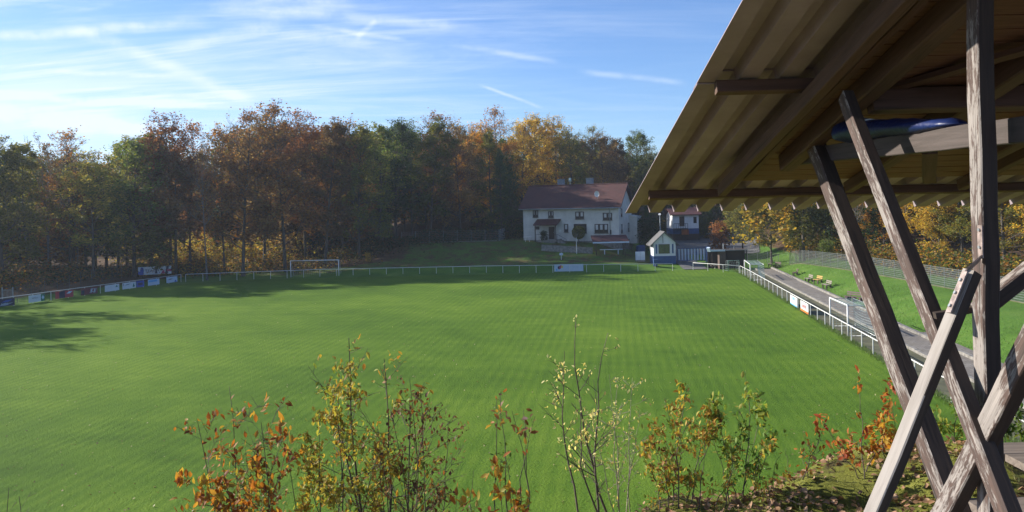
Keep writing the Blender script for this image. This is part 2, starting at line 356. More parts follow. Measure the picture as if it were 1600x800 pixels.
def beam(name, a, b, w, h, parent, face='dark', up=(0, 0, 1), jitter=.003, seed=0, mats=None, label=None):
    """squared timber with its own grain axis; weather side gets peeling paint"""
    a, b = Vector(a), Vector(b); d = b-a; ln = d.length; d.normalize(); u = Vector(up)
    if abs(d.dot(u)) > .98: u = Vector((0, 1, 0))
    sv = u.cross(d).normalized(); u = d.cross(sv).normalized()
    rnd = random.Random(seed or hash(name) % 999); nseg = max(2, int(ln/.25)); ch = min(w, h)*.08
    prof = [(-w/2+ch, -h/2), (w/2-ch, -h/2), (w/2, -h/2+ch), (w/2, h/2-ch), (w/2-ch, h/2), (-w/2+ch, h/2), (-w/2, h/2-ch), (-w/2, -h/2+ch)]
    vs = []; fs = []
    for i in range(nseg+1):
        x = ln*i/nseg; oy, oz = rnd.uniform(-1, 1)*jitter, rnd.uniform(-1, 1)*jitter
        for (p, q) in prof: vs.append((x, p+oy+rnd.uniform(-1, 1)*jitter*.3, q+oz+rnd.uniform(-1, 1)*jitter*.3))
    for i in range(nseg):
        for j in range(8): fs.append((i*8+j, i*8+(j+1) % 8, (i+1)*8+(j+1) % 8, (i+1)*8+j))
    fs += [tuple(range(7, -1, -1)), tuple(nseg*8+j for j in range(8))]
    M = Matrix((d, sv, u)).transposed()
    mats = mats or {'dark': [W_DARK, W_PEEL], 'raft': [W_RAFT, W_RAFT], 'grey': [W_DARK, W_GREY]}[face]
    me = bpy.data.meshes.new(name); me.from_pydata(vs, [], fs)
    for m in mats: me.materials.append(m)
    me.update()
    for p in me.polygons:
        nw = M @ p.normal
        if nw.x < -.35 or nw.z > .8: p.material_index = 1
    o = bpy.data.objects.new(name, me); C.objects.link(o); o.parent = parent
    M4 = M.to_4x4(); M4.translation = a-ORG.get(parent, Vector()); o.matrix_local = M4; ORG[o] = ORG.get(parent, Vector())
    if label: o['label'] = label
    return o
def lettering(text, size, M, mat, parent, name='lettering', ext=.004, bold=0.0):
    cu = bpy.data.curves.new('t', 'FONT'); cu.body = text; cu.size = size; cu.extrude = ext; cu.align_x = 'CENTER'; cu.align_y = 'CENTER'; cu.offset = bold; cu.resolution_u = 2
    to = bpy.data.objects.new('t', cu); C.objects.link(to); bpy.context.view_layer.update()
    me = bpy.data.meshes.new_from_object(to.evaluated_get(bpy.context.evaluated_depsgraph_get())); bpy.data.objects.remove(to)
    me.transform(M); me.transform(Matrix.Translation(-ORG.get(parent, Vector()))); me.materials.clear(); me.materials.append(mat)
    o = bpy.data.objects.new(name, me); C.objects.link(o); o.parent = parent; return o

# ------------------------------------------------------------------ terrain
def ss(a, b, t):
    t = np.clip((np.asarray(t, float)-a)/(b-a), 0, 1); return t*t*(3-2*t)
def xr(y): return 31.1+(y-111)*.1365                # right railing line
def xl(y): return -48.9-(117-y)*.3                  # left railing line
def H(x, y):
    x = np.asarray(x, float); y = np.asarray(y, float)
    wl = 1-ss(-34, -18, x); wr = ss(13, 24, x); wm = 1-wl-wr
    h = wl*1.3*ss(121, 136, y)+wm*(.9*ss(120.5, 124, y)+3.0*ss(124, 141, y))+wr*(.5*ss(121, 125, y)+1.5*ss(125, 158, y))
    hill = np.maximum(0, y-152)*.13; h = h+np.minimum(hill, 26)*(.25+.75*ss(-60, -5, x))*(1-.5*ss(30, 60, x))
    yy = 1-ss(112, 124, y)
    u = x-(xr(y)+5.9)
    bank = .12*ss(-3, -2.2, u)+1.55*(1-(1-np.clip(u/7.5, 0, 1))**2)+np.clip(x-41, 0, 120)*.07
    h = h+bank*(x > xr(y)+1)*(yy+(1-yy)*ss(36, 50, x))
    v = xl(y)-x
    h = h+(.9*ss(1, 9, v)+np.clip(v-9, 0, 80)*.05)*(1-ss(110, 135, y)*(.8))
    nb = np.clip((19.5-y)*.62, 0, 8.05); top = 8.05-.4*np.clip(1.2-x, 0, 9)
    h = np.maximum(h, np.minimum(nb, np.maximum(top, 4.4))*(1-ss(22, 34, x)))
    return h
def Hs(x, y): return float(H(x, y))
def hit(px, py, ymax=400):
    d = ray(px, py); Y = 22.0
    while Y < ymax:
        if CZ+d.z*Y <= Hs(d.x*Y, Y): break
        Y += .15
    return Vector((d.x*Y, Y, Hs(d.x*Y, Y)))
def axis(fine0, fine1, step, far, g=1.35):
    a = list(np.arange(fine0, fine1+.01, step)); s = step; x = fine0
    lo = []
    while x > -far: s *= g; x -= s; lo.append(x)
    s = step; x = fine1; hi = []
    while x < far: s *= g; x += s; hi.append(x)
    return np.array(lo[::-1]+a+hi)
gx = axis(-90, 90, 1.0, 1500); gy = axis(2, 200, 1.0, 1500)
X, Y = np.meshgrid(gx, gy); Z = H(X, Y)
rng = np.random.default_rng(3)
Z = Z-.03-((X > -60) & (X < 9.5) & (Y < 22))*.25*(X < 9)
nx, ny = len(gx), len(gy)
idx = np.arange(nx*ny).reshape(ny, nx)
fc = np.stack([idx[:-1, :-1], idx[:-1, 1:], idx[1:, 1:], idx[1:, :-1]], -1).reshape(-1, 4)
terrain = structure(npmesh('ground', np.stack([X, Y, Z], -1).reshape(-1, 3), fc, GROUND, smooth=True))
litter_shade = np.zeros_like(X)
litter_shade = np.maximum(litter_shade, ss(1.5, 7, xl(Y)-X)); litter_shade = np.maximum(litter_shade, (1-ss(-26, -8, X))*ss(123, 133, Y)); litter_shade = np.maximum(litter_shade, ss(146, 156, Y)*(X < 12)); litter_shade = np.maximum(litter_shade, ss(165, 175, Y)); litter_shade = np.maximum(litter_shade, ss(41, 47, X))
litter_shade = np.maximum(litter_shade, (Y < 21)*1.0); litter_shade = np.maximum(litter_shade, .5*ss(121, 125, Y)*(X < 24)*(X > -40))  # darker litter mix on the slope behind the far railing paints in its shade
at_ = terrain.data.attributes.new('litter', 'FLOAT', 'POINT'); at_.data.foreach_set('value', litter_shade.ravel().astype(np.float32))

def sheet(name, pts_rows, mat, dz=0.0):
    """grid of (x,y) rows draped on the terrain"""
    rows = [[(x, y, Hs(x, y)+dz) for x, y in r] for r in pts_rows]; k = len(rows[0])
    v = [p for r in rows for p in r]; f = [(i*k+j, i*k+j+1, (i+1)*k+j+1, (i+1)*k+j) for i in range(len(rows)-1) for j in range(k-1)]
    return structure(mk(name, v, f, mat, smooth=True))
ROWY = list(np.arange(20, 119.1, 3.0))
def edge_l(y): return xl(y)+.25 if y < 112 else xl(112)+.25+(y-112)*1.6
def edge_r(y): return xr(y)-.12 if y < 112 else xr(112)-.12-(y-112)*.25
pitch_rows = [[(edge_l(y)*(1-t)+edge_r(y)*t, y) for t in np.linspace(0, 1, 13)] for y in ROWY]
v = []; k = 13
for r in pitch_rows:
    for x, y in r: v.append((x, y, .02))
structure(mk('pitch', v, [(i*k+j, i*k+j+1, (i+1)*k+j+1, (i+1)*k+j) for i in range(len(pitch_rows)-1) for j in range(k-1)], GRASS))
# paved path behind the right railing with a kerb and steps
pr = [y for y in np.arange(26, 119, 2.0)]
MUD = plain('trodden_earth', (.1, .1, .05), .95, 0, .3, .8, .4, 'Object')
def strip(name, u0, u1, z, mat, n=3, y0=26, y1=117):
    rows = [[(xr(y)+u0+(u1-u0)*t, y, z) for t in np.linspace(0, 1, n)] for y in np.arange(y0, y1+.1, 1.5)]
    v = [p for r in rows for p in r]
    return structure(mk(name, v, [(i*n+j, i*n+j+1, (i+1)*n+j+1, (i+1)*n+j) for i in range(len(rows)-1) for j in range(n-1)], mat))
strip('dirt_strip', -.1, 2.8, .045, MUD)
def kerb(name, u, w, z0, z1, mat):
    m = MB(); rnd = random.Random(5)
    for y in np.arange(26, 116.5, 1.0):
        dz = rnd.uniform(-.012, .012)
        m.bar((xr(y)+u, y+.01, (z0+z1)/2+dz), (xr(y+.985)+u, y+.985, (z0+z1)/2+dz), w, z1-z0)
    return structure(m.build(name, mat))
kerb('kerb', 2.95, .22, -.1, .22, STONE)
structure(strip('path', 3.07, 5.1, .17, PATH))
kerb('step_kerb', 5.25, .26, -.1, .36, STONE)
strip('upper_path', 5.4, 6.1, .32, PATH, 3, 26, 60)

# ------------------------------------------------------------------ foreground bank
def Hb(x, y):
    x = np.asarray(x, float); y = np.asarray(y, float)
    crest = 4.85+.75*ss(.3, 1.3, x)+.75*ss(1.6, 3.4, x)
    top = 8.37-.42*np.clip(.35-x, 0, 9)-.12*ss(0, 2, x)*0
    top = top-.32*(1-ss(.3, 2.3, x))-.1*ss(.9, 2.2, x)+.05*np.sin(x*2.3+y*1.1)+.035*np.sin(x*5.1-y*3.7)+.02*np.sin(x*11+y*9)
    fall = np.clip(y-crest, 0, 40); f = np.where(fall < .6, fall**2*.45, fall*.6-.198)
    return np.maximum(top, 4.7)-f
bx, by = np.linspace(-9, 9, 150), np.linspace(1.2, 20.5, 170)
XB, YB = np.meshgrid(bx, by); ZB = Hb(XB, YB)+rng.normal(0, .008, XB.shape)
i2 = np.arange(150*170).reshape(170, 150)
structure(npmesh('bank', np.stack([XB, YB, ZB], -1).reshape(-1, 3), np.stack([i2[:-1, :-1], i2[:-1, 1:], i2[1:, 1:], i2[1:, :-1]], -1).reshape(-1, 4), MOSS, smooth=True))

# ------------------------------------------------------------------ leaves
LEAF_V = np.array([(0, 0, 0), (-.26, .3, .06), (-.3, .62, .07), (0, 1, 0), (.3, .62, .07), (.26, .3, .06), (0, .32, -.02), (0, .64, -.02)], float)
LEAF_F = np.array([(0, 1, 6, 6), (0, 6, 5, 5), (1, 2, 7, 6), (6, 7, 4, 5), (2, 3, 7, 7), (7, 3, 4, 4)])
def rotmats(rng, n, tilt=1.2):
    a = rng.uniform(0, 2*np.pi, n); b = rng.normal(0, tilt, n); c = rng.uniform(-.9, .9, n)
    ca, sa, cb, sb, cc, sc = np.cos(a), np.sin(a), np.cos(b), np.sin(b), np.cos(c), np.sin(c)
    Rz = np.zeros((n, 3, 3)); Rz[:, 0, 0] = ca; Rz[:, 0, 1] = -sa; Rz[:, 1, 0] = sa; Rz[:, 1, 1] = ca; Rz[:, 2, 2] = 1
    Rx = np.zeros((n, 3, 3)); Rx[:, 0, 0] = 1; Rx[:, 1, 1] = cb; Rx[:, 1, 2] = -sb; Rx[:, 2, 1] = sb; Rx[:, 2, 2] = cb
    Ry = np.zeros((n, 3, 3)); Ry[:, 1, 1] = 1; Ry[:, 0, 0] = cc; Ry[:, 0, 2] = sc; Ry[:, 2, 0] = -sc; Ry[:, 2, 2] = cc
    return Rz @ Rx @ Ry
TRI = []
for f in LEAF_F:
    f = list(dict.fromkeys(f)); TRI.append((f[0], f[1], f[2]))
    if len(f) == 4: TRI.append((f[0], f[2], f[3]))
TRI = np.array(TRI)
def leaves(rng, pos, size, tilt=1.2, width=1.0):
    n = len(pos); Rm = rotmats(rng, n, tilt); s = rng.uniform(.55, 1.15, n)*size
    base = LEAF_V*np.array([width, 1, 1]); curl = rng.uniform(-.7, .5, n)
    V = np.repeat(base[None], n, 0); V[:, :, 2] += curl[:, None]*V[:, :, 1]**2
    V = np.einsum('nij,nkj->nki', Rm, V)*s[:, None, None]+pos[:, None, :]
    Fc = TRI[None]+(np.arange(n)*8)[:, None, None]
    return V.reshape(-1, 3), Fc.reshape(-1, 3)
QV = np.array([(-.5, 0, 0), (0, -.28, .05), (.5, 0, 0), (0, .28, .05)], float)
def quads(rng, pos, size, tilt=1.3):
    n = len(pos); Rm = rotmats(rng, n, tilt); s = rng.uniform(.6, 1.3, n)*size
    V = np.einsum('nij,kj->nki', Rm, QV)*s[:, None, None]+pos[:, None, :]
    return V.reshape(-1, 3), (np.arange(n)[:, None]*4+np.arange(4)[None])

# ------------------------------------------------------------------ trees
def gen_tree(seed, Ht=20., base=.3, rad=.27, limbs=26, leaf=.34, nleaf=7000, r0=.24, bare_top=0.0, lean=0., stems=1, up=.55, shape='oval'):
    rnd = random.Random(seed); rg = np.random.default_rng(seed); mb = MB(); tips = []
    def grow(p, d, ln, r, lvl):
        nseg = (4, 3, 2, 2)[lvl]; pts = [Vector(p)]; rr = [r]; d = Vector(d).normalized()
        for i in range(nseg):
            d = (d+Vector((rnd.gauss(0, .16), rnd.gauss(0, .16), rnd.gauss(.07, .1)))).normalized()
            pts.append(pts[-1]+d*ln/nseg); rr.append(r*(1-(i+1)/nseg*.75))
        mb.tube(pts, rr, (5, 4, 3, 3)[lvl], cap=False)
        if lvl >= 1:
            for q in pts[1:]: tips.append((q, lvl))
        if lvl < 3:
            for c in range((0, 6, 4, 0)[lvl] if lvl else 6):
                t = rnd.uniform(.25, 1); i = min(int(t*nseg), nseg-1); q = pts[i].lerp(pts[i+1], t*nseg-i)
                dd = (d+Vector((rnd.gauss(0, .6), rnd.gauss(0, .6), rnd.gauss(.08, .38)))).normalized()
                grow(q, dd, ln*rnd.uniform(.35, .55), max(r*.42, .008), lvl+1)
    for st in range(stems):
        off = Vector((rnd.uniform(-.5, .5), rnd.uniform(-.5, .5), 0))*(0 if st == 0 else 1)
        ht = Ht*(1 if st == 0 else rnd.uniform(.8, .95)); dx, dy = rnd.gauss(lean, .03)+st*.07*rnd.choice((-1, 1)), rnd.gauss(0, .03)
        N = 12; tp = []; tr = []
        for i in range(N+1):
            t = i/N; tp.append(Vector((dx*ht*t+.015*ht*math.sin(t*5+seed)*t, dy*ht*t+.012*ht*math.cos(t*4+seed)*t, ht*t))+off); tr.append(r0*((1-t)**.8*.92+.05)*(1.35 if i == 0 else 1)/(1+.25*(stems-1)))
        mb.tube(tp, tr, 7, cap=False)
        for k in range(int(limbs/stems)):
            t = base+(1-base)*((k+rnd.random())/(limbs/stems))**.9; t = min(t, .985); i = min(int(t*N), N-1); q = tp[i].lerp(tp[i+1], t*N-i)
            u = (t-base)/(1-base)
            prof = {'oval': math.sin(math.pi*min(1, .22+.74*u))**.7, 'cone': 1.05-u, 'vase': .5+.7*u*(1.45-u)*1.3}[shape]
            az = k*2.399+rnd.uniform(-.5, .5); el = up*(.35+.9*u)+rnd.uniform(-.15, .2)
            grow(q, (math.cos(az)*math.cos(el), math.sin(az)*math.cos(el), math.sin(el)), Ht*rad*prof*rnd.uniform(.7, 1.12), max(.03, r0*.34*(1-u*.6)), 0 if False else 1 if stems > 2 else 0)
    P = np.array([t[0] for t in tips]); zt = P[:, 2]/Ht
    w = np.ones(len(P)); w[zt > 1-bare_top] *= .12
    w *= .35+1.3*(np.sin(P[:, 0]*1.1+seed)*np.sin(P[:, 1]*1.2)*np.sin(P[:, 2]*.9) > -.2)
    ii = rg.choice(len(P), nleaf, p=w/w.sum()); pos = P[ii]+rg.normal(0, .3, (nleaf, 3))*np.array([1, 1, .7])
    LV, LF = quads(rg, pos, leaf)
    return mb, LV, LF
ARCH = {}
def arch(key, **k):
    mb, LV, LF = gen_tree(**k); ARCH[key] = (mb, LV, LF)
arch('beech_a', seed=11, nleaf=12000, limbs=44, rad=.25, base=.1, bare_top=.08)
arch('beech_b', seed=12, nleaf=10000, limbs=38, rad=.23, base=.2, bare_top=.05)
arch('beech_c', seed=13, nleaf=8500, limbs=40, rad=.25, base=.15, bare_top=.25)
arch('tall_a', seed=21, nleaf=10500, limbs=40, rad=.19, base=.08)
arch('tall_b', seed=22, nleaf=9000, limbs=36, rad=.2, base=.14, lean=.02)
arch('oak_a', seed=31, nleaf=12000, limbs=38, rad=.28, base=.1, r0=.3)
arch('sparse', seed=41, nleaf=900, limbs=24, rad=.2, base=.38, r0=.2, up=.9, stems=2)
arch('thin', seed=42, nleaf=2200, limbs=26, rad=.19, base=.3, r0=.17, up=.85)
arch('spruce', seed=51, nleaf=9000, limbs=60, rad=.2, base=.05, up=.02, shape='cone', leaf=.3)
arch('low', seed=61, Ht=9., nleaf=7500, limbs=26, rad=.52, base=.2, r0=.2, leaf=.26, up=.35)
arch('bush', seed=62, Ht=3.2, nleaf=2600, limbs=22, rad=.42, base=.04, r0=.05, leaf=.2, up=.7)
PROTO = {}
def tree(key, name, label, cat, x, y, ht, kind, rz, group, z=None, sx=1.0, bark=None):
    z = Hs(x, y)-.1 if z is None else z
    Ht = {'low': 9., 'bush': 3.2}.get(key, 20.)
    s = ht/Ht; sc = (s*sx, s*sx, s)
    if key not in PROTO:
        mb, LV, LF = ARCH[key]
        r = thing(name, label, cat, (x, y, z), rz, group); r.scale = sc
        t = mb.build('trunk', bark or BARK, r, smooth=True); c = npmesh('crown', LV, LF, lm(kind), r)
        t.material_slots[0].link = 'OBJECT'; t.material_slots[0].material = bark or BARK
        c.material_slots[0].link = 'OBJECT'; c.material_slots[0].material = lm(kind)
        PROTO[key] = r; return r
    r = dup(PROTO[key], (x, y, z), rz, label, sc, {'trunk': bark or BARK, 'crown': lm(kind)})
    r.name = name; r['category'] = cat; r['group'] = group
    return r
WORD = dict(olive='olive green', green='green', darkgreen='dark green', russet='russet', rust='rusty red', orange='orange', gold='golden yellow', brown='brown', lemon='bright yellow')
ORDN = ['first', 'second', 'third', 'fourth', 'fifth', 'sixth', 'seventh', 'eighth', 'ninth', 'tenth', 'eleventh', 'twelfth', 'thirteenth', 'fourteenth', 'fifteenth', 'sixteenth', 'seventeenth', 'eighteenth', 'nineteenth', 'twentieth']
# (pixel x, pixel y of the top, distance, archetype, foliage)
TREES = {
 'behind the left railing': ('trees of the wood behind the left railing', [
  (-45, 208, 112, 'beech_a', 'olive'), (0, 210, 112, 'oak_a', 'olive'), (38, 214, 115, 'tall_a', 'olive'), (72, 204, 118, 'sparse', 'brown'), (105, 200, 121, 'beech_c', 'russet'),
  (118, 212, 126, 'sparse', 'brown'), (142, 232, 117, 'beech_b', 'olive'), (178, 205, 123, 'tall_b', 'olive'), (205, 212, 122, 'oak_a', 'green'), (232, 196, 127, 'tall_a', 'olive'), (262, 172, 126, 'beech_b', 'rust'), (292, 184, 128, 'beech_c', 'rust')]),
 'behind the far goal': ('trees of the wood behind the far goal', [
  (318, 215, 120, 'sparse', 'brown'), (346, 186, 126, 'thin', 'russet'), (374, 166, 124, 'beech_c', 'russet'), (408, 160, 130, 'beech_a', 'brown'), (440, 156, 127, 'beech_c', 'russet'), (472, 168, 134, 'beech_b', 'rust'), (502, 176, 130, 'tall_b', 'brown'),
  (530, 180, 136, 'beech_a', 'russet'), (556, 190, 134, 'oak_a', 'olive'), (588, 184, 142, 'tall_a', 'green')]),
 'behind the upper fence': ('trees of the wood behind the upper fence', [
  (614, 184, 146, 'oak_a', 'darkgreen'), (640, 184, 150, 'beech_b', 'green'), (668, 182, 148, 'tall_b', 'olive'), (694, 171, 152, 'beech_c', 'russet'), (716, 184, 150, 'beech_a', 'brown'), (742, 188, 156, 'beech_b', 'orange'), (766, 196, 152, 'tall_a', 'olive'),
  (780, 164, 162, 'beech_c', 'orange'), (782, 222, 150, 'spruce', 'darkgreen'), (798, 238, 154, 'spruce', 'darkgreen')]),
 'behind the white house': ('trees of the wood behind the white house', [
  (812, 188, 172, 'beech_a', 'gold'), (838, 176, 176, 'oak_a', 'gold'), (866, 178, 180, 'beech_b', 'gold'), (892, 198, 172, 'beech_a', 'olive'), (918, 194, 186, 'beech_c', 'olive'), (940, 206, 176, 'oak_a', 'brown'), (966, 212, 184, 'tall_a', 'brown'),
  (990, 202, 188, 'oak_a', 'green'), (1012, 226, 180, 'beech_b', 'olive'), (1036, 228, 186, 'tall_b', 'brown'), (1066, 238, 182, 'beech_a', 'green')]),
 'behind the paved yard': ('trees of the wood behind the paved yard', [
  (1010, 300, 152, 'spruce', 'darkgreen'), (1098, 262, 172, 'oak_a', 'darkgreen'), (1108, 318, 158, 'spruce', 'darkgreen'), (1138, 254, 170, 'beech_b', 'olive'), (1176, 240, 166, 'beech_a', 'green'), (1214, 236, 158, 'tall_a', 'olive'), (1252, 236, 150, 'oak_a', 'green')]),
 'behind the right mesh fence': ('trees of the wood behind the right mesh fence', [
  (1262, 250, 128, 'tall_b', 'green'), (1286, 240, 118, 'oak_a', 'olive'), (1312, 262, 110, 'thin', 'brown'), (1334, 236, 104, 'sparse', 'brown'), (1352, 250, 122, 'beech_b', 'green'), (1378, 230, 108, 'beech_a', 'orange'), (1412, 226, 98, 'beech_b', 'gold'), (1440, 222, 106, 'sparse', 'brown'),
  (1464, 232, 92, 'beech_a', 'gold'), (1500, 220, 90, 'beech_c', 'olive'), (1536, 216, 92, 'beech_b', 'lemon'), (1566, 220, 84, 'oak_a', 'olive'), (1604, 210, 84, 'beech_a', 'gold'), (1640, 210, 78, 'beech_b', 'gold')]),
}
trng = random.Random(77)
SHAPEW = dict(beech_a='broad leafy beech', beech_b='high crowned beech', beech_c='thin topped beech', tall_a='tall narrow tree', tall_b='slim leaning tree', oak_a='dense broad crowned oak', sparse='nearly bare slender tree', thin='thinly leaved slim tree', spruce='pointed spruce')
for where, (grp, lst) in TREES.items():
    for i, (px, top, D, key, kind) in enumerate(lst):
        p = at(px, top, D); zb = Hs(p.x, D); ht = (p.z-zb)*.93
        bk = PALEBARK if key == 'sparse' else None
        place = 'leftmost' if i == 0 else ('%s from left' % ORDN[i])
        if where.endswith('fence') and i == len(lst)-1: place = 'rightmost'
        w = WORD[kind]
        lab = '%s %s, %s of those %s' % (w if key != 'sparse' else 'pale barked', SHAPEW[key], place, where)
        nm = 'spruce_tree' if key == 'spruce' else ('beech_tree' if 'beech' in key else 'oak_tree' if 'oak' in key else 'woodland_tree')
        tree(key, nm, lab, 'tree', p.x, D, ht, kind, trng.uniform(0, 6.28), grp, sx={'beech_a': .95, 'sparse': .8}.get(key, 1.0)*trng.uniform(.85, 1.05)*(20/max(ht, 18))**.3, bark=bk)
# low trees and shrubs that stand apart
def low(key, px, py_base, D, toppx, kind, name, label, cat='tree', group=None, sx=1.0):
    p = at(px, py_base, D); zb = Hs(p.x, D)-.05; top = at(px, toppx, D).z
    return tree(key, name, label, cat, p.x, D, top-zb, kind, trng.uniform(0, 6.28), group or '', sx=sx)
o1 = low('low', 1205, 396, 124, 318, 'olive', 'orchard_tree', 'broad olive orchard tree by the bend of the mesh fence', sx=.95)
o2 = low('low', 1160, 384, 136, 322, 'olive', 'orchard_tree', 'olive orchard tree with an orange side beside the paved yard', sx=.85)
o3 = low('low', 1250, 396, 120, 322, 'green', 'orchard_tree', 'green low tree behind the mesh fence, right of the broad orchard tree', sx=.8)
o4 = low('bush', 1128, 385, 137, 352, 'rust', 'shrub', 'small red leaved shrub at the edge of the paved yard', 'shrub')
o5 = low('bush', 1290, 404, 108, 378, 'green', 'shrub', 'bright green shrub just behind the mesh fence', 'shrub')
o6 = low('bush', 1098, 362, 158, 340, 'olive', 'shrub', 'olive shrub beside the small white and blue building', 'shrub')
o7 = low('bush', 1010, 372, 142, 344, 'darkgreen', 'shrub', 'dark green shrub between the house and the lamp post', 'shrub')
o8 = low('bush', 850, 378, 138, 362, 'darkgreen', 'shrub', 'low dark shrub in front of the house porch', 'shrub')
o9 = low('bush', 672, 404, 133, 392, 'olive', 'shrub', 'tiny shrub alone on the slope below the upper fence', 'shrub')
o10 = low('bush', 575, 412, 130, 396, 'gold', 'shrub', 'small yellowing shrub on the slope right of the far goal', 'shrub')
for q in (o1, o2, o3, o4, o5, o6, o7, o8, o9, o10):
    if 'group' in q and not q['group']: del q['group']
# round clipped shrub in front of the house
def ball_shrub():
    p = at(904, 374, 136); zb = Hs(p.x, 136); rg = np.random.default_rng(8)
    r = thing('topiary_shrub', 'round clipped yellow green shrub on a dark stem before the house wall', 'shrub', (p.x, 136, zb))
    c = at(904, 363, 136)
    mb = MB(); mb.tube([(p.x, 136, zb), (p.x+.05, 136, c.z)], .09, 6); mb.build('stem', BARK, r)
    a = rg.normal(size=(2600, 3)); a /= np.linalg.norm(a, axis=1)[:, None]; a *= (1.12*rg.uniform(.82, 1.03, 2600))[:, None]
    V, Fq = quads(rg, a+np.array(c)-np.array((p.x, 136, zb)), .16); npmesh('crown', V, Fq, lm('olive'), r)
ball_shrub()

# background wood: one mass
def mass():
    rg = np.random.default_rng(5); rnd = random.Random(5); V = []; Fq = []; mi = []; n = 0; wood = MB()
    keys = ['beech_a', 'beech_b', 'tall_a', 'oak_a']
    sky_px = [(-200, 225), (0, 228), (150, 236), (250, 200), (300, 222), (330, 240), (380, 190), (450, 178), (560, 200), (700, 190), (780, 195), (850, 190), (930, 214), (1000, 220), (1040, 236), (1300, 240), (1700, 225), (2300, 200)]
    def skyline(px): return float(np.interp(px, [a for a, b in sky_px], [b for a, b in sky_px]))
    spots = []
    for px in range(-260, 1020, 17):
        for D in ((128, 146, 170) if px < 300 else (146, 162, 184) if px < 560 else (168, 186, 208) if px < 800 else (196, 212)):
            if 285 < px < 350 and D < 160 and rnd.random() < .8: continue
            spots.append((px+rnd.uniform(-8, 8), D+rnd.uniform(-6, 6)))
    for px in range(1020, 1280, 20):
        for D in (190, 206): spots.append((px+rnd.uniform(-8, 8), D+rnd.uniform(-6, 6)))
    for px in range(1260, 1760, 26):
        for D in (118, 134, 152): spots.append((px+rnd.uniform(-8, 8), D+rnd.uniform(-6, 6)))
    for yy in np.arange(45, 110, 7): spots.append((800+F*(-92+rnd.uniform(-5, 5))/yy, yy)); spots.append((800+F*(-83+rnd.uniform(-2, 2))/yy, yy))
    for px, D in spots:
        p = at(px, skyline(px)+rnd.uniform(0, 26), D); zb = Hs(p.x, D); ht = min((p.z-zb)*.93, 30)
        if p.x < -70 and D < 100: ht = rnd.uniform(22, 25) if D > 76 else rnd.uniform(15, 18)
        if ht < 6: continue
        sx_ = -(p.x+45)/.94; off_ = (D-133)-sx_*.34
        if -4 < sx_ < 75 and abs(off_) < 9: continue
        k = rnd.choice(keys); mb, LV, LF = ARCH[k]; m = 3600; ii = rg.choice(len(LF), m, replace=False)
        v = LV.reshape(-1, 4, 3)[ii]; cen = v.mean(1, keepdims=True); v = cen+(v-cen)*1.35
        a = rnd.uniform(0, 6.28); ca, sa = math.cos(a), math.sin(a); s = ht/20.
        v = v @ np.array([[ca, sa, 0], [-sa, ca, 0], [0, 0, 1]])*np.array([s*.95, s*.95, s])+np.array([p.x, D, zb])
        V.append(v.reshape(-1, 3)); Fq.append(np.arange(m*4).reshape(-1, 4)+n); n += m*4; mi.append(np.full(m, rnd.choice([0, 0, 1, 1, 2, 3, 4, 4]) if px < 1240 else rnd.choice([0, 1, 2, 3, 5, 4])))
        mb, LV, LF = ARCH['low']; m = 1100; ii = rg.choice(len(LF), m, replace=False); v = LV.reshape(-1, 4, 3)[ii]; cen = v.mean(1, keepdims=True); v = cen+(v-cen)*2.1
        s2 = rnd.uniform(.7, 1.3); v = v*np.array([s2, s2, s2])+np.array([p.x+rnd.uniform(-4, 4), D+rnd.uniform(-4, 4), zb-1.2])
        V.append(v.reshape(-1, 3)); Fq.append(np.arange(m*4).reshape(-1, 4)+n); n += m*4; mi.append(np.full(m, rnd.choice([0, 1, 1, 4, 4, 3, 5]) if px < 1240 else rnd.choice([1, 4, 5, 0, 2, 1])))
        wood.tube([(p.x, D, zb-.3), (p.x+rnd.uniform(-.4, .4), D, zb+ht*.5), (p.x+rnd.uniform(-.8, .8), D, zb+ht*.93)], [.26, .17, .03], 5)
    # undergrowth along the edges of the wood
    def under(x0, y0, x1, y1, cnt, hgt, dep, mt, size=.32):
        nonlocal n
        t = rg.uniform(0, 1, cnt); x = x0+(x1-x0)*t+(rg.uniform(0, dep, cnt) if x0 > 40 else rg.normal(0, dep*.4, cnt)); y = y0+(y1-y0)*t+rg.uniform(0, dep, cnt)
        lump = .35+.65*np.abs(np.sin(x*.55+y*.2)*np.sin(x*.23+1.3)); z = H(x, y)+rg.uniform(0, 1, cnt)**1.3*hgt*lump
        v, f = quads(rg, np.stack([x, y, z], -1), size); V.append(v); Fq.append(f+n); n += cnt*4; mi.append(np.array([mt[j] for j in rg.integers(0, len(mt), cnt)]))
    under(-82, 62, -62, 118, 26000, 3.2, 8, (1, 4, 0, 3)); under(-60, 122, -30, 128, 16000, 2.6, 10, (1, 4, 0, 5, 3)); under(-62, 136, -38, 131, 22000, 7, 9, (7, 5, 5, 0, 3, 0)); under(-30, 130, -4, 146, 16000, 2.6, 10, (1, 4, 1))
    under(-4, 148, 8, 155, 9000, 4, 8, (1, 0)); under(43, 60, 44, 128, 26000, 3.4, 9, (1, 2, 4, 0, 5, 3)); under(24, 162, 60, 162, 20000, 4.5, 8, (1, 0, 4)); under(8, 158, 26, 158, 9000, 5, 8, (1, 4))
    V = np.concatenate(V); Fq = np.concatenate(Fq); mi = np.concatenate(mi)
    wv = np.array(wood.v); wf = np.array([f for f in wood.f if len(f) == 4])
    Fa = np.concatenate([Fq, wf+len(V)]); Va = np.concatenate([V, wv]); mia = np.concatenate([mi, np.full(len(wf), 6)])
    o = npmesh('background_wood', Va, Fa, [lm('olive'), lm('darkgreen'), lm('green'), lm('orange'), lm('brown'), lm('gold'), BARK, lm('lemon')], mi=mia)
    stuff(o, 'deep mass of autumn woodland and undergrowth filling the hillside behind the front trees', 'woodland')
mass()

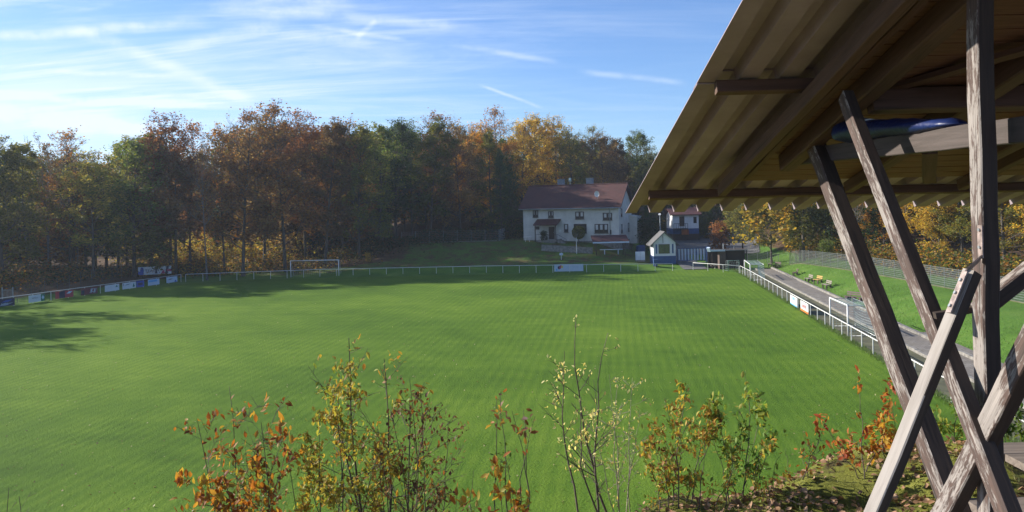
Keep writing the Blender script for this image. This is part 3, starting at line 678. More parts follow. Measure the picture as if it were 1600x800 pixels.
# ------------------------------------------------------------------ railings
def railing(name, label, pts, step=2.5, h=1.08, z0=0.0, group=None, r=.038):
    pts = [Vector(p) for p in pts]; base = pts[0]
    t = thing(name, label, 'railing', base, group=group)
    m = MB(); m.tube([p+Vector((0, 0, h)) for p in pts], r, 8); m.build('handrail', WHITE, t, smooth=True)
    for i in range(len(pts)-1):
        a, b = pts[i], pts[i+1]; n = max(1, round((b-a).length/step))
        for j in range(n+(i == len(pts)-2)):
            p = a.lerp(b, j/n); q = MB(); q.tube([p+Vector((0, 0, -.1)), p+Vector((0, 0, h-.02))], r*.85, 6); q.build('post', WHITE, t)
    return t
A0 = Vector((xl(112), 112, 0)); LN = Vector((xl(58), 58, 0)); LC_ = onz(283, 440.5); 
FR = onz(1051, 423.5); 
railing('pitch_railing', 'long white pipe railing hung with adverts along the shaded left side', [LN, LC_])
railing('pitch_railing', 'white pipe railing across the far end of the pitch behind the goal', [LC_+Vector((.6, .2, 0)), onz(500, 432.2), onz(760, 426.8), FR])
g0, g1 = onz(1083, 422), onz(1155, 427.5)
railing('pitch_railing', 'short white railing between the kiosk gap and the right corner', [g0, g1])
railing('pitch_railing', 'sunlit white pipe railing running along the right touchline beside the path', [g1+Vector((.1, -.1, 0)), Vector((xr(105), 105, 0)), Vector((xr(70), 70, 0)), Vector((xr(30), 30, 0))])

# ------------------------------------------------------------------ advertising boards
PC = {}
def paint(nm, c): return plain('board_'+nm, c, .5, 0, .05, 2, .1)
def board(label, a, b, z0, z1, mat, deco=(), group='advertising boards on the railings', name='advertising_board', legs=False, text=()):
    """flat panel between ground points a and b; deco: (u0,v0,u1,v1,kind,mat) in 0..1; text: (string,u,v,size,mat)"""
    a, b = Vector(a), Vector(b); d = (b-a); ln = d.length; d.normalize(); nrm = Vector((d.y, -d.x, 0)); up = Vector((0, 0, 1)); h = z1-z0
    base = (a+b)/2; t = thing(name, label, 'advert board', (base.x, base.y, base.z), group=group)
    off = nrm*.06
    m = MB(); m.bar(a+off+up*(z0+z1)/2, b+off+up*(z0+z1)/2, .02, h); m.build('panel', mat, t)
    def q(u, v, e): return a+off+nrm*(.012+e)+d*ln*u+up*(z0+h*v)
    for j, (u0, v0, u1, v1, kind, mt) in enumerate(deco):
        e = .004+.003*j; m = MB()
        if kind == 'rect': m.prism([q(u0, v0, e), q(u1, v0, e), q(u1, v1, e), q(u0, v1, e)], nrm*.002)
        elif kind == 'dia': m.prism([q((u0+u1)/2, v0, e), q(u1, (v0+v1)/2, e), q((u0+u1)/2, v1, e), q(u0, (v0+v1)/2, e)], nrm*.002)
        elif kind == 'disc': m.prism([q((u0+u1)/2+(u1-u0)/2*math.cos(w), (v0+v1)/2+(v1-v0)/2*math.sin(w), e) for w in [k*6.2832/18 for k in range(18)]], nrm*.002)
        elif kind == 'wedge': m.prism([q(u0, v0, e), q(u1, v0, e), q((u0+u1)/2, v1, e)], nrm*.002)
        elif kind == 'slant': m.prism([q(u0, v0, e), q(u0+(u1-u0)*.6, v0, e), q(u1, v1, e), q(u0+(u1-u0)*.4, v1, e)], nrm*.002)
        m.build('emblem', mt, t)
    for (s_, u, v, sz, mt) in text:
        M = Matrix((d, up, nrm)).transposed().to_4x4(); M.translation = q(u, v, .03); lettering(s_, sz, M, mt, t)
    if legs:
        for u in (.12, .88):
            p = a+d*ln*u; m = MB(); m.bar(p+up*-.1, p+up*z1, .08, .08); m.build('post', W_DARK, t)
    return t
pw, pwb, pg, pr_, pdr, pb, pdk, plb = (paint('white', (.66, .68, .7)), paint('pale_blue', (.5, .6, .72)), paint('green', (.02, .17, .1)), paint('red', (.42, .04, .06)), paint('dark_red', (.16, .03, .04)),
    paint('blue', (.02, .08, .4)), paint('navy', (.015, .02, .06)), paint('sky_blue', (.12, .42, .75)))
porange = paint('orange', (.8, .2, .05)); pyel = paint('yellow', (.7, .55, .1)); pmag = paint('magenta', (.45, .05, .14)); pgrey = paint('grey', (.25, .27, .3))
lrd = (LC_-LN)
def lrail(px):                                     # ground point on the left railing seen at pixel column px
    lo, hi = 0., 1.
    for _ in range(40):
        mid = (lo+hi)/2; p = LN+lrd*mid; x = 800+F*(p.x)/p.y
        if x < px: lo = mid
        else: hi = mid
    return LN+lrd*lo
def lboard(label, x0, x1, mat, deco=(), text=(), z0=.12, z1=.95): board(label, lrail(x0), lrail(x1), z0, z1, mat, deco, text=text)
lboard('navy advert board with white script at the left end of the railing', -14, 19, pdk, [(.1, .1, .95, .4, 'slant', pgrey), (.35, .55, .9, .8, 'slant', pb)], [('auto', .5, .35, .5, pwb)])
lboard('white advert board with a green diamond emblem on the left railing', 41, 66, pw, [(.76, -.02, 1.0, 1.02, 'rect', pg), (.8, .2, .97, .85, 'dia', pwb)], [('service', .38, .6, .3, pgrey)])
lboard('bright red advert board with a dark blue block on the left railing', 83, 111, pr_, [(.2, 0, .52, 1, 'rect', pdk), (.6, .55, .95, .85, 'slant', pwb)])
lboard('dark red advert board with pale letter shapes on the left railing', 123, 149, pdr, [(.02, .1, .2, .7, 'rect', pdk), (.5, .15, .72, .85, 'slant', pgrey), (.72, .15, .95, .8, 'slant', pgrey)], [('K3', .7, .5, .6, pwb)])
lboard('plain white advert board with a small green mark on the left railing', 160.5, 183, pw, [(.72, .55, .9, .85, 'wedge', pg)])
lboard('framed white advert board with a green tree mark on the left railing', 188, 209, pw, [(.05, .55, .1, .9, 'rect', pgrey), (.74, .2, .92, .85, 'wedge', pg), (.15, .6, .6, .75, 'slant', pgrey)])
lboard('royal blue advert board beside the framed white one on the left railing', 210, 222, pb, [(.2, .3, .8, .7, 'rect', pdk)])
lboard('pale blue advert board with a darker upper band on the left railing', 228, 246, pwb, [(.05, .55, .8, .9, 'rect', plb)])
lboard('small pale advert board nearest the far corner on the left railing', 257, 274, pwb, [(.7, .05, .95, .4, 'wedge', pb), (.1, .5, .6, .7, 'slant', pgrey)])
pa, pb2 = at(216, 430, 122), at(268, 427, 124)
za = Hs(pa.x, pa.y)
board('long white TEAG banner board standing on posts behind the far left corner', (pa.x, pa.y, za), (pb2.x, pb2.y, za), pa.z-za, pa.z-za+1.2, pw,
      [(0, 0, .16, .45, 'rect', pb), (.06, .05, .17, .95, 'disc', pb), (.49, .55, .62, .9, 'slant', pdk), (.5, .1, .58, .9, 'wedge', pdk), (.68, .05, .82, .6, 'wedge', pmag), (.8, .0, .93, 1, 'slant', pdk), (.86, .3, 1, .6, 'rect', pmag)],
      text=[('TEAG', .37, .45, .62, pdk)], group='advertising boards on the railings', name='banner_board', legs=True)
fa, fb = onz(866, 424.8), onz(911.5, 424)
board('wide pale banner with a colourful emblem on the far railing', fa, fb, .05, 1.1, pwb, [(.12, .3, .22, .8, 'disc', pdk), (.17, .4, .27, .95, 'slant', pmag), (.24, .45, .31, .85, 'disc', pyel), (.06, .1, .11, .4, 'rect', plb)])
def rr(px, py, z=.0): return onz(px, py, z)
def rrail(px):
    lo, hi = 30., 111.
    for _ in range(40):
        mid = (lo+hi)/2
        if 800+F*xr(mid)/mid > px: lo = mid
        else: hi = mid
    return Vector((xr(lo), lo, 0))
def rboard(label, x0, x1, mat, deco, text): board(label, rrail(x0), rrail(x1), .1, .98, mat, deco, text=text)
rboard('white advert board with a light blue foot on the sunny right railing', 1232.5, 1243, pw, [(0, 0, 1, .13, 'rect', plb), (.2, .55, .8, .62, 'rect', pgrey), (.2, .4, .7, .46, 'rect', pgrey)], [('TECHNIK', .5, .78, .34, plb)])
rboard('white advert board with red letters and orange foot on the right railing', 1248.5, 1260.5, pw, [(0, 0, 1, .2, 'rect', porange), (.3, .35, .7, .4, 'rect', pgrey)], [('auto-fit', .5, .62, .5, pr_)])

# ------------------------------------------------------------------ goals
NETM = NT('goal_net'); 
NETM.pbr((.35, .45, .45), .8); NETM = NETM.m
def net(m, q, nu, nv, r=.012, sag=0.0, rnd=random.Random(3)):
    """net of cords over the quad q (4 corner vectors), sagging"""
    q = [Vector(p) for p in q]; nrm = (q[1]-q[0]).cross(q[3]-q[0]).normalized()
    def pt(u, v): return (q[0].lerp(q[1], u)).lerp(q[3].lerp(q[2], u), v)+nrm*sag*math.sin(math.pi*u)*math.sin(math.pi*v)+Vector((0, 0, -sag*.5*math.sin(math.pi*u)*(1-abs(2*v-1))))
    for i in range(nu+1): m.tube([pt(i/nu, j/6) for j in range(7)], r, 3, cap=False)
    for j in range(nv+1): m.tube([pt(i/6, j/nv) for i in range(7)], r, 3, cap=False)
def goal(label, a, b, h, depth, back_top, r=.06, cell=.28, frame=WHITE, cord=.008, group='football goals'):
    a, b = Vector(a), Vector(b); d = (b-a).normalized(); n = Vector((-d.y, d.x, 0)); up = Vector((0, 0, 1))
    t = thing('football_goal', label, 'goal', (a+b)/2, group=group)
    for p in (a, b): m = MB(); m.tube([p-up*.05, p+up*h], r, 8); m.build('goal_post', frame, t, smooth=True)
    m = MB(); m.tube([a+up*h, b+up*h], r, 8); m.build('crossbar', frame, t, smooth=True)
    m = MB()
    for p in (a, b): m.tube([p+up*(h-.05), p+n*back_top+up*(h-.05), p+n*depth+up*.05, p+up*.05], r*.45, 6)
    m.tube([a+n*depth+up*.05, b+n*depth+up*.05], r*.45, 6); m.tube([a+n*back_top+up*(h-.05), b+n*back_top+up*(h-.05)], r*.45, 6); m.build('net_frame', GALV, t, smooth=True)
    m = MB(); w = (b-a).length
    A, B = a+up*(h-.08), b+up*(h-.08); A2, B2 = a+n*back_top+up*(h-.08), b+n*back_top+up*(h-.08); A3, B3 = a+n*depth+up*.06, b+n*depth+up*.06
    nu = max(3, int(w/cell)); nv = max(3, int(h/cell))
    net(m, (A2, B2, B3, A3), nu, nv, cord, .14); net(m, (A, B, B2, A2), nu, 3, cord, .05)
    for (p, p2, p3) in ((a, A2, A3), (b, B2, B3)): net(m, (p+up*(h-.08), p2, p3, p+up*.06), 4, nv, cord, .03)
    m.build('net', NETM, t)
    return t
ga, gb = onz(454.5, 433), onz(529.5, 431.5)
goal('full size white goal with dark net at the far end of the pitch', ga, gb, 2.44, 1.6, .8, r=.07, cell=.3, cord=.006)
na, nb_ = onz(1317.5, 526), onz(1290.5, 510.5)
na.x += .35; nb_.x += .35
n1 = Vector((1, -.05, 0))
goal('white goal stored behind the right railing beside the path, nearest goal', nb_, na, 2.2, 1.9, 1.5, r=.055, cell=.22, cord=.009) if False else None
def side_goal(label, a, b, h, dep, cell, cord, r):
    # opening faces the pitch (towards -X), the net hangs on the path side
    return goal(label, a, b, h, dep, dep*.92, r=r, cell=cell, cord=cord)
side_goal('white goal stored behind the right railing beside the path, largest and nearest', na, nb_, 2.3, -1.9, .2, .008, .055)
c1, c2 = at(1157.5, 425, 108), at(1166, 431, 101)
side_goal('small white training goal with green net at the far right corner', (c2.x+.5, c2.y, .1), (c1.x+.5, c1.y, .1), 2.0, -1.8, .25, .01, .05)
d1, d2 = at(1138, 420, 115), at(1155, 420, 115.5)
goal('small dark green goal frame behind the far corner railing', (d1.x, d1.y, .05), (d2.x, d2.y, .05), 1.5, 1.0, .6, r=.035, cell=.3, frame=plain('green_steel', (.05, .16, .12), .5), cord=.006)

# ------------------------------------------------------------------ fences
def mesh_fence(label, pts, h, wire_h, wire_v, rod=.006, mat=GALV, post=.045, bays=2.5, foot=None, name='mesh_fence', bury=.05):
    pts = [Vector(p) for p in pts]
    t = thing(name, label, 'fence', pts[0])
    for i in range(len(pts)-1):
        a, b = pts[i], pts[i+1]; n = max(1, round((b-a).length/bays))
        for j in range(n):
            p, q = a.lerp(b, j/n), a.lerp(b, (j+1)/n)
            p.z = Hs(p.x, p.y); q.z = Hs(q.x, q.y); m = MB(); L_ = (q-p).length
            k = int(h/wire_h)
            for r_ in range(k+1): z = .06+(h-.1)*r_/k; m.bar(p+Vector((0, 0, z)), q+Vector((0, 0, z)), rod*2.2, rod*1.8)
            k = int(L_/wire_v)
            for r_ in range(1, k): c = p.lerp(q, r_/k); m.bar(c+Vector((0, 0, .04)), c+Vector((0, 0, h)), rod, rod)
            m.build('mesh_panel', mat, t)
            ends = [p] if not (i == len(pts)-2 and j == n-1) else [p, q]
            for e in ends: m = MB(); m.bar(e+Vector((0, 0, -bury)), e+Vector((0, 0, h+.06)), post, post*.8); m.build('post', mat, t)
            if foot: m = MB(); m.bar(p+Vector((0, 0, .0)), q+Vector((0, 0, .0)), .06, .12); m.build('kerb_board', foot, t)
    return t
def fz(x, y): return Vector((x, y, Hs(x, y)))
f_b = fz(40.2, 118); 
mesh_fence('long galvanised mesh fence on top of the right grass bank', [f_b, fz(39.9, 95), fz(39.7, 70), fz(39.5, 48)], 1.85, .2, .125, rod=.014, foot=MUD)
fx = at(1168, 406, 128)
mesh_fence('shaded stretch of mesh fence from the dugout to the right bank', [fz(fx.x, fx.y), f_b+Vector((0, .3, 0))], 1.85, .25, .2, rod=.005)
u0, u1, u2 = at(628, 388, 141), at(780, 384, 141), at(789, 381, 149)
DK = plain('dull_green_steel', (.09, .12, .12), .6, .3)
GREYST = plain('grey_steel', (.3, .33, .35), .5, .3)
mesh_fence('upper fence with pale base rail on the slope below the wood', [fz(u0.x, u0.y), fz(u1.x, u1.y), fz(u2.x, u2.y)], 1.9, .3, .25, rod=.007, mat=GREYST, foot=STONE)
e0, e1 = at(505, 402, 138), at(622, 392, 140)
mesh_fence('faint dark mesh fence at the foot of the wood beside the far goal', [fz(e0.x, e0.y), fz(e1.x, e1.y)], 1.7, .4, .4, rod=.006, mat=DK)
l0, l1 = at(14, 432, 92), at(190, 421, 118)
mesh_fence('dark mesh fence in front of the wood behind the left railing', [fz(-78, 78), fz(l0.x-.8, l0.y), fz(l1.x, l1.y)], 1.8, .4, .4, rod=.006, mat=DK)
gt = thing('garden_gate', 'narrow grey steel gate frame in the fence at the left edge', 'gate', fz(l0.x, l0.y))
pp = fz(l0.x, l0.y)
for dx in (-.6, .6): m = MB(); m.bar(pp+Vector((dx, -.3, -.1)), pp+Vector((dx, -.3, 2.1)), .09, .09); m.build('gate_post', GREYST, gt)
m = MB(); m.bar(pp+Vector((-.5, -.3, 1.8)), pp+Vector((.5, -.3, 1.8)), .05, .05); m.bar(pp+Vector((-.5, -.3, .2)), pp+Vector((.5, -.3, .2)), .05, .05)
for k in range(7): m.bar(pp+Vector((-.45+.15*k, -.3, .2)), pp+Vector((-.45+.15*k, -.3, 1.8)), .025, .025)
m.build('gate_leaf', GREYST, gt)

# ------------------------------------------------------------------ the white house
def local_house(name, label, loc, rz, cat='house'):
    t = thing(name, label, cat, loc, rz); ORG[t] = Vector((0, 0, 0)); return t
def window(parent, x, y, z, w, h, face='front', nm='window', frame=DARKBR, bars=1, sill=True, curtain=True, fl=1.0):
    """window opening panel on a wall whose outside faces -Y (front) or +X (side)"""
    def T(u, d, v): return (x+u, y-d, z+v) if face == 'front' else (x+d, y+u, z+v)
    m = MB()
    def bx(u0, u1, v0, v1, d0, d1, mt=None):
        a = T(u0, d0, v0); b = T(u1, d1, v1); (mt or m).box([(p+q)/2 for p, q in zip(a, b)], [abs(p-q) for p, q in zip(a, b)])
    f = .09*fl
    bx(-w/2, w/2, h-f, h, -.06, .05); bx(-w/2, w/2, 0, f, -.06, .05); bx(-w/2, -w/2+f, f, h-f, -.06, .05); bx(w/2-f, w/2, f, h-f, -.06, .05)
    for k in range(bars): u = -w/2+w*(k+1)/(bars+1); bx(u-.04, u+.04, f, h-f, -.05, .04)
    wo_ = m.build(nm, frame, parent)
    g = MB(); bx(-w/2+f, w/2-f, f, h-f, -.04, .01, g); g.build('pane', GLASS, wo_)
    if curtain:
        g = MB()
        for k in range(bars+1):
            u0_ = -w/2+w*k/(bars+1)+.1; u1_ = -w/2+w*(k+1)/(bars+1)-.1
            bx(u0_+.08, u1_-.08, h*.38, h-f-.04, .012, .016, g)
        g.build('curtain', CURT, wo_)
    if sill: g = MB(); bx(-w/2-.08, w/2+.08, -.08, -.005, -.05, .14, g); g.build('sill', STONE, wo_)
    return wo_
def house():
    c = at(817, 373, 141.4); Ax, Ay = 1.9, 141.4; rz = -R(22)
    t = local_house('white_house', 'long two storey white house with red tiled roof on the slope', (Ax, Ay, 4.0), rz, 'house')
    Lh, Dp, eh, rh = 17.0, 9.0, 5.7, 9.1
    m = MB(); m.box((Lh/2, Dp/2, (eh-3)/2), (Lh, Dp, eh+3))
    m.prism([(0, .0, eh), (0, Dp, eh), (0, Dp/2, rh-.15)], (Lh, 0, 0)); m.build('wall', RENDER_, t)
    m = MB(); m.box((Lh/2+.02, -.02, -1.62), (Lh+.05, .06, 2.7)); m.box((Lh+.02, Dp/2, -1.62), (.06, Dp, 2.7)); m.build('plinth', STONE, t)
    m = MB(); ov, og = .7, .55; k = (rh-eh)/(Dp/2)
    for sgn in (0, 1):
        y0, y1 = (-ov, Dp/2) if sgn == 0 else (Dp+ov, Dp/2)
        z0 = eh-ov*k
        m.prism([(-og, y0, z0+.02), (-og, y1, rh+.02), (-og, y1, rh+.24), (-og, y0, z0+.22)], (Lh+2*og, 0, 0))
    rf = m.build('roof', TILE, t)
    m = MB(); m.tube([(-og, Dp/2, rh+.22), (Lh+og, Dp/2, rh+.22)], .13, 8); m.build('ridge', TILED, rf)
    m = MB(); m.tube([(-og, -ov-.08, eh-ov*k+.05), (Lh+og, -ov-.08, eh-ov*k+.03)], .09, 8); m.tube([(Lh-1.5, -ov, eh-.5), (Lh-1.5, -.1, eh-.9), (Lh-1.5, -.1, -.3)], .06, 6); m.build('gutter', GREYST, t, smooth=True)
    m = MB(); m.bar((Lh+og-.05, -ov, eh-ov*k-.06), (Lh+og-.05, Dp/2, rh-.06), .08, .18); m.bar((Lh+og-.05, Dp+ov, eh-ov*k-.06), (Lh+og-.05, Dp/2, rh-.06), .08, .18); m.build('bargeboard', DARKBR, t)
    for xx, yy, hh in ((5.2, 5.6, 1.2), (10.6, 5.3, 1.2)):
        m = MB(); m.box((xx, yy, rh+.1), (1.15, .75, hh+1.2)); ch = m.build('chimney', CHIM, rf); m = MB(); m.box((xx, yy, rh+.1+(hh+1.2)/2+.05), (1.3, .9, .1)); m.build('chimney_cap', STONE, ch)
    m = MB(); m.tube([(7.0, 5.2, rh-.3), (7.0, 5.2, rh+1.0)], .07, 8); m.tube([(7.0, 5.2, rh+.85), (7.0, 5.2, rh+1.5)], [.26, .2], 10); m.build('vent_cowl', plain('pale_green_metal', (.45, .55, .5), .5), rf, smooth=True)
    # satellite dish
    m = MB(); cx, cy, cz = 13.1, 1.3, eh+1.9; rows = [[(cx+r_*.42*math.cos(a), cy-.35+.18*r_*r_*-1, cz+r_*.52*math.sin(a)) for a in [q*6.2832/16 for q in range(16)]] for r_ in (.05, .5, 1)]
    v = [p for r_ in rows for p in r_]; m.add(v, [(i*16+j, i*16+(j+1) % 16, (i+1)*16+(j+1) % 16, (i+1)*16+j) for i in range(2) for j in range(16)]+[tuple(range(15, -1, -1))])
    ds = m.build('satellite_dish', WHITE, rf, smooth=True); m = MB(); m.tube([(cx, cy-.3, cz), (cx, cy-.1, cz-1.2)], .04, 6); m.tube([(cx, cy-.5, cz-.4), (cx, cy-.95, cz-.05)], .02, 5); m.build('dish_mount', GREYST, ds)
    u = 1/9.0
    for xc, w_, h_ in ((2.3, 1.0, 1.25), (5.1, 1.0, 1.2), (10.25, 1.55, 1.3), (15.1, 1.6, 1.25)): window(t, xc, 0, 3.9-(0.05*xc), w_, h_, bars=1)
    window(t, 7.8, 0, 1.2, .75, 1.4, bars=0); window(t, 10.3, 0, 1.0, 2.25, 1.6, bars=1, curtain=False, nm='wide_window'); window(t, 14.0, 0, 1.0, 2.35, 1.55, bars=2, nm='wide_window'); window(t, 2.6, 0, 1.7, .7, .55, bars=0, sill=False, curtain=False, nm='small_window')
    window(t, 12.6, 0, -1.7, 1.3, .9, bars=1, curtain=False, nm='cellar_window')
    for yc, zc, w_, h_ in ((1.9, 3.7, .8, 1.35), (1.9, .9, .85, 1.5), (6.6, 1.0, .85, 1.5)): window(t, Lh, yc, zc, w_, h_, 'side', bars=0)
    # door and steps under a porch roof
    m = MB(); m.box((5.2, -.03, 1.1), (1.05, .1, 2.1)); dr = m.build('door', DARKBR, t); m = MB(); m.tube([(5.58, -.12, 1.1), (5.58, -.12, 1.3)], .03, 6); m.build('handle', GALV, dr)
    m = MB(); m.prism([(2.6, -2.2, 2.45), (2.6, -.03, 3.35), (2.6, -.03, 3.5), (2.6, -2.2, 2.6)], (4.3, 0, 0)); pc = m.build('porch_roof', TILE, t)
    for xx in (2.9, 6.6):
        m = MB(); m.bar((xx, -2.0, -1.5), (xx, -2.0, 2.5), .13, .13); m.build('porch_post', DARKBR, pc)
    m = MB(); m.box((5.0, -1.2, -.15), (3.6, 2.3, .25)); m.box((5.0, -1.2, -1.0), (3.2, 2.0, 1.5)); m.build('porch_landing', STONE, t)
    m = MB()
    for q in range(5): m.box((7.0+.32*q, -1.1, -.2-.19*q), (.34, 1.4, .6))
    m.build('stair', STONE, t)
    m = MB(); m.tube([(6.8, -1.9, .95), (8.4, -1.9, .1)], .03, 6); m.tube([(6.8, -1.9, .95), (6.8, -1.9, -.1)], .03, 6); m.tube([(8.4, -1.9, .1), (8.4, -1.9, -1)], .03, 6); m.tube([(3.2, -2.2, .95), (6.8, -2.2, .95)], .03, 6)
    for q in range(9): m.tube([(3.2+.45*q, -2.2, -.05), (3.2+.45*q, -2.2, .95)], .015, 4)
    m.build('stair_rail', DARKBR, t)
    m = MB(); m.box((6.7, -.13, 1.45), (.3, .22, .4)); m.build('wall_lamp', WHITE, t); m = MB(); m.box((15.6, -.06, 1.2), (.22, .1, .7)); m.build('meter_box', DARKBR, t)
    m = MB(); m.box((Lh+.55, 7.9, 1.9), (.9, .5, .12)); m.box((Lh+.55, 7.9, 1.45), (.9, .5, .12)); m.build('wall_shelf', WHITE, t)
    m = MB(); m.box((Lh+.7, 8.6, 1.2), (1.4, 3.0, 4.6)); m.prism([(Lh+.0, 7.0, 3.5), (Lh+1.5, 7.0, 3.5), (Lh+1.5, 7.0, 3.6), (Lh, 7.0, 3.85)], (0, 3.2, 0)); m.build('side_annex', RENDER_, t)
house()
# garden wall, shed roof, boxes in front of the house
def gpt(px, py, D): p = at(px, py, D); return Vector((p.x, D, Hs(p.x, D)))
w0, w1 = gpt(846, 386, 133), gpt(926, 389, 131)
gw = thing('garden_wall', 'low grey stone garden wall on the slope below the house', 'wall', w0)
m = MB(); m.bar(w0+Vector((0, 0, .3)), w1+Vector((0, 0, .3)), .3, 1.0); m.build('masonry', STONE, gw, bevel=.03); m = MB(); m.bar(w0+Vector((0, 0, .86)), w1+Vector((0, 0, .86)), .38, .1); m.build('coping', STONE, gw)
s0 = gpt(953, 392, 131)
sh = thing('picnic_shelter', 'open picnic shelter with dark red roof and white fascia below the house', 'shelter', s0)
zr = at(953, 376, 131).z-s0.z
for dx, dy in ((-2.3, -1), (2.3, -1), (-2.3, 1.2), (2.3, 1.2)): m = MB(); m.bar(s0+Vector((dx, dy, -.4)), s0+Vector((dx, dy, zr)), .14, .14); m.build('post', DARKBR, sh)
m = MB(); m.prism([s0+Vector((-2.9, -1.6, zr-.25)), s0+Vector((-2.9, 1.6, zr+.7)), s0+Vector((-2.9, 1.6, zr+.85)), s0+Vector((-2.9, -1.6, zr-.1))], (5.8, 0, 0)); m.build('roof', TILED, sh)
m = MB(); m.bar(s0+Vector((-2.9, -1.68, zr-.2)), s0+Vector((2.9, -1.68, zr-.2)), .05, .22); m.build('fascia', pwb, sh)
m = MB(); m.box(s0+Vector((.2, -.2, .75)), (3.6, .8, .08)); m.box(s0+Vector((-.9, -.2, .35)), (.1, .6, .75)); m.box(s0+Vector((1.3, -.2, .35)), (.1, .6, .75)); m.build('table', pwb, sh)
def vehicle_free(): pass
eb = gpt(1000, 394, 128)
bxo = thing('cabinet_box', 'pale square utility cabinet between the picnic shelter and kiosk', 'cabinet', eb)
m = MB(); m.box(eb+Vector((0, 0, .85)), (1.45, .6, 1.3)); m.build('housing', pwb, bxo, bevel=.02); m = MB(); m.box(eb+Vector((0, 0, .08)), (1.5, .62, .25)); m.build('base', STONE, bxo); m = MB(); m.box(eb+Vector((0, -.31, .85)), (.02, .012, 1.2)); m.build('door_gap', pgrey, bxo)
tk = gpt(1001, 386, 138)
tt = thing('water_tank', 'dark blue lidded tank behind the pale cabinet', 'tank', tk)
m = MB(); m.tube([tk+Vector((0, 0, -.1)), tk+Vector((0, 0, 1.2)), tk+Vector((0, 0, 1.3))], [.75, .8, .7], 14); m.build('tank_body', BLUE, tt, smooth=False); m = MB(); m.tube([tk+Vector((0, 0, 1.3)), tk+Vector((0, 0, 1.42))], [.78, .5], 14); m.build('lid', BLUE, tt)
# white garden table and chairs left of the porch
gp = gpt(824, 372, 139)
fu = thing('garden_table', 'white garden table at the left corner of the house', 'table', gp)
m = MB(); m.tube([gp+Vector((0, 0, .72)), gp+Vector((0, 0, .76))], .7, 14); m.build('tabletop', WHITE, fu)
for a in range(4):
    m = MB(); c_, s_ = math.cos(a*1.57+.78), math.sin(a*1.57+.78); m.bar(gp+Vector((.5*c_, .5*s_, -.1)), gp+Vector((.3*c_, .3*s_, .72)), .04, .04); m.build('leg', WHITE, fu)
# small posts on the slope
for i, (px, py, lb) in enumerate(((877, 402, 'pale signpost on the slope below the garden wall'), (901, 394, 'thin pale pole in front of the round shrub'))):
    q = gpt(px, py, 128 if i == 0 else 131); th = thing('marker_post', lb, 'post', q); m = MB(); hgt = 1.1 if i == 0 else 2.6
    m.tube([q+Vector((0, 0, -.2)), q+Vector((0, 0, hgt))], .05, 6); m.build('pole', WHITE, th)
    if i == 0: m = MB(); m.box(q+Vector((0, -.06, .85)), (.55, .03, .35)); m.build('plate', pwb, th)

# ------------------------------------------------------------------ kiosk
def kiosk():
    a = at(1021.5, 410, 125); b = at(1056, 410, 125); w = b.x-a.x; cx = (a.x+b.x)/2; z0 = Hs(cx, 126)-.1; z = lambda py: at(1038, py, 125).z-z0
    t = thing('ticket_kiosk', 'small white gabled kiosk with blue base behind the far railing', 'kiosk', (cx, 125, z0)); o = Vector((cx, 125, z0))
    dp = 3.2; zb, ze, zt = z(400), z(379), z(363)
    B = lambda c, s_, mt, nm, par=t, **k: MB().box(o+Vector(c), s_).build(nm, mt, par, **k)
    B((0, dp/2, zb/2), (w+.1, dp+.1, zb), BLUE, 'base')
    m = MB(); m.box(o+Vector((0, dp/2, (zb+ze)/2)), (w, dp, ze-zb)); m.prism([o+Vector((-w/2, 0, ze)), o+Vector((w/2, 0, ze)), o+Vector((0, 0, zt-.1))], (0, dp, 0)); m.build('wall', HUTW, t)
    m = MB()
    for sg in (-1, 1):
        k = (zt-ze)/(w/2); e = w/2+.55
        m.prism([o+Vector((0, -.45, zt)), o+Vector((sg*e, -.45, zt-e*k)), o+Vector((sg*e, -.45, zt-e*k+.14)), o+Vector((0, -.45, zt+.16))], (0, dp+.9, 0))
    m.build('roof', plain('grey_roof_felt', (.12, .12, .12), .9), t)
    wn_ = MB(); wz0, wz1 = z(396), z(381.5); ww = w*.5
    def fr(x0, x1, q0, q1, y0=-.07, y1=.02, m=wn_): m.box(o+Vector(((x0+x1)/2, (y0+y1)/2, (q0+q1)/2)), (x1-x0, y1-y0, q1-q0))
    ox = -w*.02
    fr(ox-ww/2, ox+ww/2, wz1-.08, wz1); fr(ox-ww/2, ox+ww/2, wz0, wz0+.08); fr(ox-ww/2, ox-ww/2+.08, wz0+.08, wz1-.08); fr(ox+ww/2-.08, ox+ww/2, wz0+.08, wz1-.08); fr(ox-.03, ox+.03, wz0+.08, wz1-.08)
    wd = wn_.build('window', DARKBR, t); g = MB(); fr(ox-ww/2+.08, ox+ww/2-.08, wz0+.08, wz1-.08, -.03, .0, g); g.build('pane', plain('reflecting_glass', (.09, .12, .05), .15), wd)
    for sx in (-1, 1):
        g = MB(); g.box(o+Vector((sx*w*.37, -.04, (wz0+wz1)/2)), (.22, .05, wz1-wz0)); g.build('shutter', BLUE, t)
    m = MB(); m.bar(o+Vector((-.25, -.1, ze-.1)), o+Vector((-.25, -.1, zt-.5)), .05, .05); m.build('cable_bracket', DARKBR, t)
    p0 = o+Vector((-w/2-.3, 1.2, 0))
kiosk()
bn = gpt(1024, 410, 123)
wb = thing('wheelie_bin', 'dark blue bin at the left corner of the kiosk', 'bin', bn)
